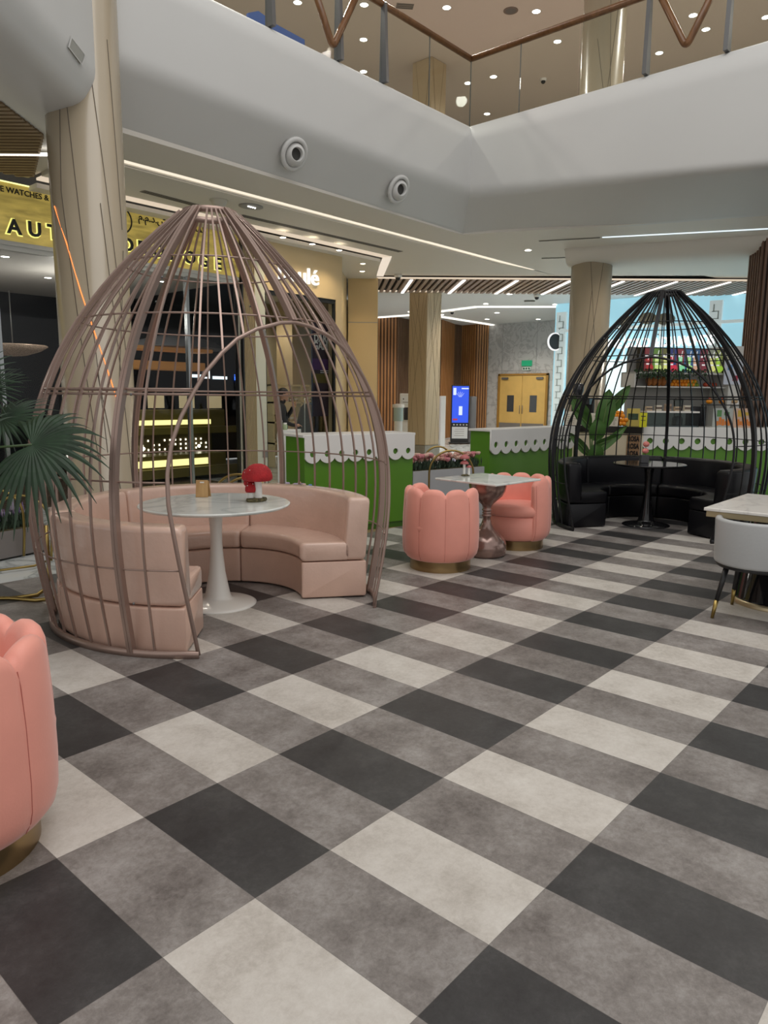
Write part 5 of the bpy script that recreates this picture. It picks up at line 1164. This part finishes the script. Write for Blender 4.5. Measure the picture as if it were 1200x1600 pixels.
b_ = MB(); b_.tube([(.24*math.cos(k*PI/14), .24*math.sin(k*PI/14), .03) for k in range(28)], .035, 6, closed=True); o = b_.build('rim', emis('letter_cool2', (1, 1, 1), .8), bs_); o.rotation_euler = (0, -PI/2, 1.15)

# ================================================================== things by the far walls
p = Vector((19.3, 13.15, 0)); t = thing('digital_totem', 'tall black digital totem with a bright blue screen in front of the slatted wall', 'screen', tuple(p), LATROT)
W, H = .62, 2.0
b_ = MB(); b_.box((0, 0, .03), (W, .14, H)); b_.box((-.05, -.08, 0), (W+.05, .24, .05)); b_.build('housing', blackp, t, bevel=.01)
b_ = MB(); b_.box((.03, -.006, .72), (W-.03, 0, 1.96)); b_.build('screen', mat('screen_blue', (.01, .02, .1), .2, emit=(.03, .08, .62), es=1.1), t)
b_ = MB(); b_.box((.06, -.012, 1.66), (.16, -.007, 1.90)); b_.box((.34, -.012, 1.86), (.58, -.007, 1.90)); b_.box((.26, -.012, .98), (.38, -.007, 1.28))
for q in range(5): a_ = -.6+.3*q; b_.tube([(.3+.05*math.sin(a_), -.01, 1.55+.05*math.cos(a_)), (.3+.22*math.sin(a_), -.01, 1.52+.25*math.cos(a_))], .006, 4)
b_.build('screen_graphics', emis('screen_white', (.7, .8, 1), .9), t)
b_ = MB(); b_.box((.06, -.012, .80), (.22, -.007, .86)); b_.build('screen_badge', emis('screen_red', (.5, .02, .03), .8), t)
b_ = MB(); b_.box((.04, -.006, .18), (W-.04, 0, .58)); b_.cur = 1
for q in range(4): b_.box((.12+.03*(q % 2), -.009, .28+.07*q), (.46, -.006, .29+.07*q))
b_.build('paper_panel', [mat('paper_grey', (.55, .56, .57), .5), ink], t)
b_ = MB()
for q in range(5): b_.box((.08+.11*q, -.006, .63), (.13+.11*q, 0, .67))
b_.build('icon_row', mat('icon_grey', (.5, .5, .52), .5), t)
p = HD(733, 690, 25.3); b_ = MB(); b_.box((0, 0, 0), (.22, .3, 1.62)); tag(b_.build('bin', mat('grey_box', (.16, .16, .17), .4)), 'slim grey cabinet directly right of the blue totem', 'cabinet', None, (p.x, p.y, 0), LATROT)
p = HD(688, 690, 23.5); b_ = MB(); b_.box((0, 0, 0), (.15, .7, 1.62)); tag(b_.build('partition_panel', mat('panel_white', (.8, .82, .85), .4)), 'tall white panel just right of the square tan column', 'panel', None, (p.x, p.y, 0), LATROT)  # plain white slab
p = HD(623, 700, 21.2); t = thing('service_kiosk', 'white self-service kiosk left of the square tan column', 'kiosk', (p.x, p.y, 0), LATROT)
b_ = MB(); b_.box((.02, 0, 0), (.62, .3, 1.68)); b_.build('body', cwhite, t, bevel=.01)
b_ = MB(); b_.box((.06, -.01, 1.36), (.36, 0, 1.60)); b_.cur = 1; b_.ball((.12, -.012, 1.52), .02, .004, .02, 8, 5); b_.box((.1, -.013, 1.42), (.3, -.01, 1.435)); b_.build('notice', [mat('notice_white', (.75, .77, .77), .5), ink], t)
b_ = MB(); b_.box((.14, -.03, .92), (.52, 0, 1.28)); b_.build('screen', mat('smoked', (.03, .03, .035), .1), t)
p = HD(616, 700, 19.2); t = thing('water_dispenser', 'clear glass dispenser on a stand left of the white kiosk', 'dispenser', (p.x, p.y, 0), LATROT)
b_ = MB(); b_.lathe([(.11, 0), (.11, .95)], 20, c=(.1, 0)); b_.build('stand', cwhite, t); b_ = MB(); b_.lathe([(.13, .95), (.13, 1.3)], 20, c=(.1, 0)); b_.build('vessel', mat('pale_vessel', (.4, .5, .47), .15), t); b_ = MB(); b_.lathe([(.16, 1.3), (.16, 1.38), (.05, 1.40)], 20, c=(.1, 0)); b_.build('lid', tulip, t)

# ================================================================== ceiling fittings
def downlight(p, r_, label, group, mm=lampw):
    t = thing('downlight', label, 'ceiling light', (p.x, p.y, p.z), 0, group)
    b_ = MB(); b_.lathe([(r_, -.002), (r_*1.25, -.004), (r_*1.28, .003), (r_, .004)], 20, cap=False); b_.build('ring', tulip, t)
    b_ = MB(); b_.lathe([(r_, -.003), (r_, .002)], 20); b_.build('lens', mm, t); return t
near = [((825, 391), 'behind the second cove line, left of the round column'), ((1033, 384), 'brightest on the ceiling right of the round column'), ((965, 386.5), 'smallest, between the grey speaker and the brightest one')]
for (px_, py_), l_ in near: downlight(G(px_, py_, ZC-.002), .06 if px_ != 965 else .03, 'round downlight '+l_, 'downlights under the gallery')
for k, (px_, py_) in enumerate(((442, 371), (488, 381.5), (530, 391), (567, 412), (566, 424))):
    p = G(px_, py_, 4.235); downlight(p, .05, 'warm downlight over the beige shop front, '+('leftmost', 'second from the left', 'third from the left', 'nearer one at the corner', 'farther one at the corner')[k], 'downlights over the beige shop', emis('lamp_warm', (1, .85, .62), 12))
    spot('shop_spot', (p.x, p.y, 4.2), 26, 120, (1, .80, .52), .05, .8)
for k, (px_, py_) in enumerate(((796, 459.6), (759, 475), (776.5, 489), (761, 499), (841, 499), (867.5, 476), (1111, 463), (1139, 478), (690, 492), (930, 463))):
    downlight(G(px_, py_, ZC+.05), .075, 'small white downlight in the far white ceiling beyond the battens', 'far downlights')
up = [(465, 4), (569, 7.6), (568, 62), (568, 112), (698, 12), (838, 18), (967, 20), (1083, 24), (1030, 83), (771, 120), (761, 178), (871, 65), (1103, 46), (1197, 27), (731, 130), (1020, -40), (620, -60), (880, -60)]
for px_, py_ in up: downlight(G(px_, py_, ZU-.006), .085, 'round white downlight in the upper gallery ceiling', 'upper gallery downlights')
for px_, py_, r_, l_ in ((931, 389, .11, 'grey round smoke detector on the ceiling just right of the round column top'), (1082, 382.5, .10, 'flat grey ceiling speaker, left of two near the right slatted column'), (1136, 380, .10, 'flat grey ceiling speaker, right of two near the right slatted column')):
    p = G(px_, py_, ZC+.004); t = thing('ceiling_disc', l_, 'speaker' if 'speaker' in l_ else 'detector', tuple(p)); b_ = MB(); b_.lathe([(r_, 0), (r_, -.012), (r_*.8, -.02)], 24); b_.build('body', mat('fitting_grey', (.30, .29, .27), .5), t)
    b_ = MB(); b_.lathe([(r_*.7, -.021), (r_*.3, -.03)], 20); b_.build('grille', mat('fitting_dark', (.15, .14, .13), .5), t)
p = G(798, 16.5, ZU-.002); t = thing('ceiling_disc', 'brown-grey round speaker in the upper gallery ceiling', 'speaker', tuple(p)); b_ = MB(); b_.lathe([(.16, 0), (.16, -.01)], 24); b_.build('body', mat('fitting_brown', (.2, .15, .12), .5), t); b_ = MB(); b_.lathe([(.12, -.011), (.05, -.014)], 20); b_.build('grille', mat('fitting_dark', (.15, .14, .13), .5), t)
def vent(px0, py0, px1, py1, z, wd_, label, nm='ceiling_vent', n=1, mm=None):
    a_, e_ = G(px0, py0, z), G(px1, py1, z); L_ = (e_-a_).length; ang = math.atan2((e_-a_).y, (e_-a_).x)
    b_ = MB(); b_.box((0, -wd_/2, -.006), (L_, wd_/2, .0)); b_.cur = 1
    for k in range(n): y_ = -wd_/2+(k+.5)*wd_/n; b_.box((.01, y_-wd_*.16/n, -.010), (L_-.01, y_+wd_*.16/n, -.006))
    tag(b_.build(nm, [mm or mat('vent_grey', (.24, .22, .19), .5), mat('vent_dark', (.09, .08, .07), .6)]), label, 'vent', None, (a_.x, a_.y, z-.001), ang)
vent(222, 298, 332, 327, ZC, .12, 'long narrow ceiling vent right of the beige column', n=3)
vent(376, 336, 626, 393, ZC, .12, 'long narrow ceiling vent above the beige shop sign', n=3)
vent(842, 376.5, 938, 371, ZC, .03, 'dark thin slot in the ceiling under the right gallery edge')
vent(846, 403.5, 932, 400.5, ZC, .03, 'dark thin slot in the ceiling above the round column')
vent(882, 390, 902, 389, ZC, .05, 'short dark slot left of the smoke detector')
vent(619, 8.5, 646, 10.5, ZU, .22, 'small grey vent in the upper gallery ceiling', n=3)
vent(819, 470.5, 836, 470.3, ZC+.05, .22, 'small grey vent in the far white ceiling', n=2)
sil = mat('slot_lit', (.6, .65, .7), .4, emit=(.75, .88, 1), es=.9)
for (p0_, p1_, l_) in (((941, 371), (1200, 357.5), 'upper'), ((935, 400.3), (1130, 395.5), 'lower')):
    a_, e_ = G(*p0_, ZC), G(*p1_, ZC); L_ = (e_-a_).length; b_ = MB(); b_.box((0, -.03, -.004), (L_, .03, 0)); tag(b_.build('slot_light', sil), l_+' bluish-white light slot in the ceiling under the right gallery edge', 'ceiling light', None, (a_.x, a_.y, ZC), math.atan2((e_-a_).y, (e_-a_).x))
p = G(342, 313, ZC-.0); t = thing('ceiling_speaker', 'cream cone-shaped speaker on the ceiling right above the tip of the mauve cage', 'speaker', tuple(p)); b_ = MB(); b_.lathe([(.12, 0), (.115, -.02), (.055, -.15), (.0, -.155)], 24); b_.build('cone', mat('fitting_cream', (.55, .52, .44), .5), t); b_ = MB(); b_.lathe([(.135, 0), (.135, -.008)], 24); b_.build('flange', mat('fitting_cream', (.55, .52, .44), .5), t)
p = G(392, 322, ZC); t = thing('ceiling_spotlight', 'oval grille spotlight in the ceiling right of the cream speaker', 'ceiling light', tuple(p)); b_ = MB(); b_.lathe([(.16, -.001), (.16, -.012), (.12, -.014)], 24, sx=1.2); b_.build('ring', mat('fitting_grey', (.30, .29, .27), .5), t); b_ = MB()
for k in range(4): b_.ball((-.06+.04*k, -.02, -.016), .016, nu=6, nv=4)
b_.build('lamp_cluster', emis('lamp_soft', (1, 1, 1), 3), t)
for k, (px_, py_, z_, l_) in enumerate(((622, 429.5, ZC, 'above the left end of the dark battens'), (706.5, 485, ZC+.05, 'on the far ceiling right of the square column'), (839, 461, ZC+.05, 'on the far ceiling left of the round column'), (1097, 479, ZC+.05, 'on the far ceiling above the ice blue shop'), (849, 123, ZU, 'in the upper gallery ceiling'))):
    p = G(px_, py_, z_); t = thing('dome_camera', 'dark dome security camera '+l_, 'camera', tuple(p)); b_ = MB(); b_.lathe([(.09, 0), (.09, -.04), (.075, -.06)], 20); b_.build('housing', tulip, t); b_ = MB(); b_.ball((0, 0, -.07), .06, nu=12, nv=8); b_.build('dome', blackp, t)
for k, (px_, py_) in enumerate(((8, 401), (75, 434), (73, 467), (34, 470), (255, 440))):
    downlight(G(px_, py_, 3.496), .055, ('cut off by the left edge, nearest the window', 'just left of the beige column', 'farther back, left of the beige column', 'farthest back at the left edge', 'right of the beige column, behind the cage')[k]+', downlight in the watch shop ceiling', 'watch shop downlights')
# round air nozzles on the fascia
for k, (px_, py_) in enumerate(((460, 241), (623, 296))):
    d_ = .235; p = HY(px_, py_, YC+.16); t = thing('air_nozzle', ('left', 'right')[k]+' round white air nozzle on the curved gallery fascia', 'air nozzle', tuple(p)); t.rotation_euler = (PI/2+R(28), 0, 0)
    b_ = MB(); b_.lathe([(.14, -.02), (.205, -.02), (.205, .012), (.165, .03), (.15, .012), (.15, -.02)], 40, cap=False); b_.build('flange', white, t)
    b_ = MB(); b_.T = Matrix.Rotation(R(-16), 4, 'Y') @ Matrix.Rotation(R(-14), 4, 'X'); b_.lathe([(.145, -.05), (.145, .0), (.125, .05), (.085, .09), (.078, .09), (.075, .02)], 40, cap=False); b_.build('ball', white, t)
    b_ = MB(); b_.T = Matrix.Rotation(R(-16), 4, 'Y') @ Matrix.Rotation(R(-14), 4, 'X'); b_.lathe([(.079, .02), (0, .02)], 30, cap=False); b_.build('throat', mat('throat_dark', (.05, .05, .045), .7), t)
# rectangular fitting in the left bulkhead
def LP(px_, py_, lat=-2.745):
    d = ray(px_, py_); s_ = lat/float(d[:2] @ RTH); return Vector(CAM+d*s_)
pts = [LP(112, 59), LP(108, 74), LP(127, 99), LP(132, 85)]; c_ = sum(pts, Vector())/4
t = thing('recessed_light', 'small rectangular grey light set into the white bulkhead at the top left', 'light fitting', tuple(c_)); b_ = MB(); n3 = r3
q4 = [(p_-c_) for p_ in pts]; b_._add([tuple(q) for q in q4]+[tuple(q-n3*.04) for q in q4], [(0, 1, 2, 3), (7, 6, 5, 4)]+[(i, i+4, (i+1) % 4+4, (i+1) % 4) for i in range(4)]); b_.build('lens', mat('lens_grey', (.30, .30, .27), .4), t)
q5 = [q*1.18 for q in q4]; b_ = MB(); b_._add([tuple(q+n3*.004) for q in q5]+[tuple(q*1.02+n3*.005) for q in q4], [(i, (i+1) % 4, (i+1) % 4+4, i+4) for i in range(4)]); b_.build('frame', white, t)

# ================================================================== person in the beige shop
sk = mat('skin', (.36, .20, .13), .5); cl = mat('black_jacket', (.008, .008, .009), .7); hr = mat('black_hair', (.008, .007, .006), .6)
pp = HD(441, 640, 13.3); t = thing('person', 'person in black standing in the beige shop, drinking from a cup', 'person', (pp.x, pp.y, 0), LATROT+.15)
def skinned(name, verts, edges, radii, mm, parent, sub=2, root=0):
    me = bpy.data.meshes.new(name); me.from_pydata([tuple(v) for v in verts], edges, []); o = bpy.data.objects.new(name, me); C.objects.link(o)
    o.parent = parent; sk_ = o.modifiers.new('skin', 'SKIN'); me.materials.append(mm)
    if not me.skin_vertices: 
        o.modifiers.remove(sk_); bpy.context.view_layer.objects.active = o
        sk_ = o.modifiers.new('skin', 'SKIN')
    lay = me.skin_vertices[0].data if me.skin_vertices else None
    if lay is None: return o
    for i, r_ in enumerate(radii): lay[i].radius = (r_, r_) if not isinstance(r_, tuple) else r_; lay[i].use_root = (i == root)
    sk_.use_smooth_shade = True
    sb = o.modifiers.new('sub', 'SUBSURF'); sb.levels = sub; sb.render_levels = sub
    return o
# facing right (+x); z heights for a standing adult 1.72 m
HS = 1.0
V_ = [(0, 0, .95), (0, 0, 1.12), (-.01, 0, 1.30), (0, 0, 1.43), (.02, 0, 1.50), (.035, 0, 1.56),
      (0, .16, 1.39), (.04, .22, 1.12), (.16, .12, 1.30), (.185, .05, 1.385),
      (0, -.16, 1.39), (.03, -.21, 1.12), (.17, -.16, 1.06), (.25, -.13, 1.05),
      (0, .09, .90), (.02, .10, .5), (0, .10, .08), (.10, .10, .04), (0, -.09, .90), (.02, -.10, .5), (0, -.10, .08), (.10, -.10, .04)]
E_ = [(0, 1), (1, 2), (2, 3), (3, 4), (4, 5), (2, 6), (6, 7), (7, 8), (8, 9), (2, 10), (10, 11), (11, 12), (12, 13), (0, 14), (14, 15), (15, 16), (16, 17), (0, 18), (18, 19), (19, 20), (20, 21)]
Rr = [(.13, .11), (.12, .10), (.15, .11), (.06, .06), (.052, .052), (.055, .055), .062, .048, .038, .028, .062, .048, .038, .028, .09, .06, .045, .04, .09, .06, .045, .04]
skinned('body', V_, E_, Rr, cl, t)
b_ = MB(); b_.ball((.035, 0, 1.60), .088, .074, .112, 16, 12); b_.ball((.118, 0, 1.59), .016, .013, .022, 8, 6); b_.ball((.03, .076, 1.59), .018, .012, .03, 8, 6); b_.ball((.03, -.076, 1.59), .018, .012, .03, 8, 6); b_.ball((.100, 0, 1.545), .018, .026, .011, 8, 5); b_.ball((.075, 0, 1.51), .04, .035, .03, 10, 6)
b_.tube([(.01, 0, 1.44), (.02, 0, 1.54)], .05, 12); hd = b_.build('head', sk, t)
b_ = MB(); b_.ball((.018, 0, 1.645), .096, .082, .085, 16, 10); b_.build('hair', hr, hd)
b_ = MB()
for s_ in (-1, 1): b_.ball((.112, .03*s_, 1.612), .009, .012, .006, 6, 4)
b_.build('eye', blackp, hd)
hand = [(.185, .05, 1.385), (.205, .035, 1.42), (.215, .02, 1.44)]
b_ = MB(); b_.ball((.205, .035, 1.42), .032, .022, .042, 10, 8)
for q in range(4): b_.tube([(.215, .045, 1.405+.018*q), (.245, .03, 1.408+.018*q), (.250, .0, 1.41+.018*q), (.232, -.02, 1.41+.018*q)], .009, 6)
b_.tube([(.195, .02, 1.42), (.205, -.01, 1.445), (.222, -.028, 1.45)], .010, 6); b_.build('hand', sk, t)
b_ = MB(); b_.ball((.275, -.13, 1.05), .045, .022, .03, 10, 8)
for q in range(4): b_.tube([(.30, -.145+.016*q, 1.05), (.335, -.145+.016*q, 1.045), (.35, -.145+.016*q, 1.025)], .008, 6)
b_.tube([(.28, -.11, 1.05), (.305, -.095, 1.06)], .009, 6); b_.build('hand', sk, t)
cu = thing('drink_cup', 'small orange drink cup held by the person in black', 'cup', tuple(Vector((pp.x, pp.y, 0))+Matrix.Rotation(LATROT+.15, 3, 'Z') @ Vector((.228, .008, 1.375))))
b_ = MB(); b_.lathe([(.02, 0), (.026, .10)], 14); b_.build('cup', mat('cup_orange', (.6, .35, .15), .4), cu); b_ = MB(); b_.tube([(0, 0, .1), (-.03, 0, .18)], .003, 5); b_.build('straw', blackp, cu)
# lights tucked under the ceilings
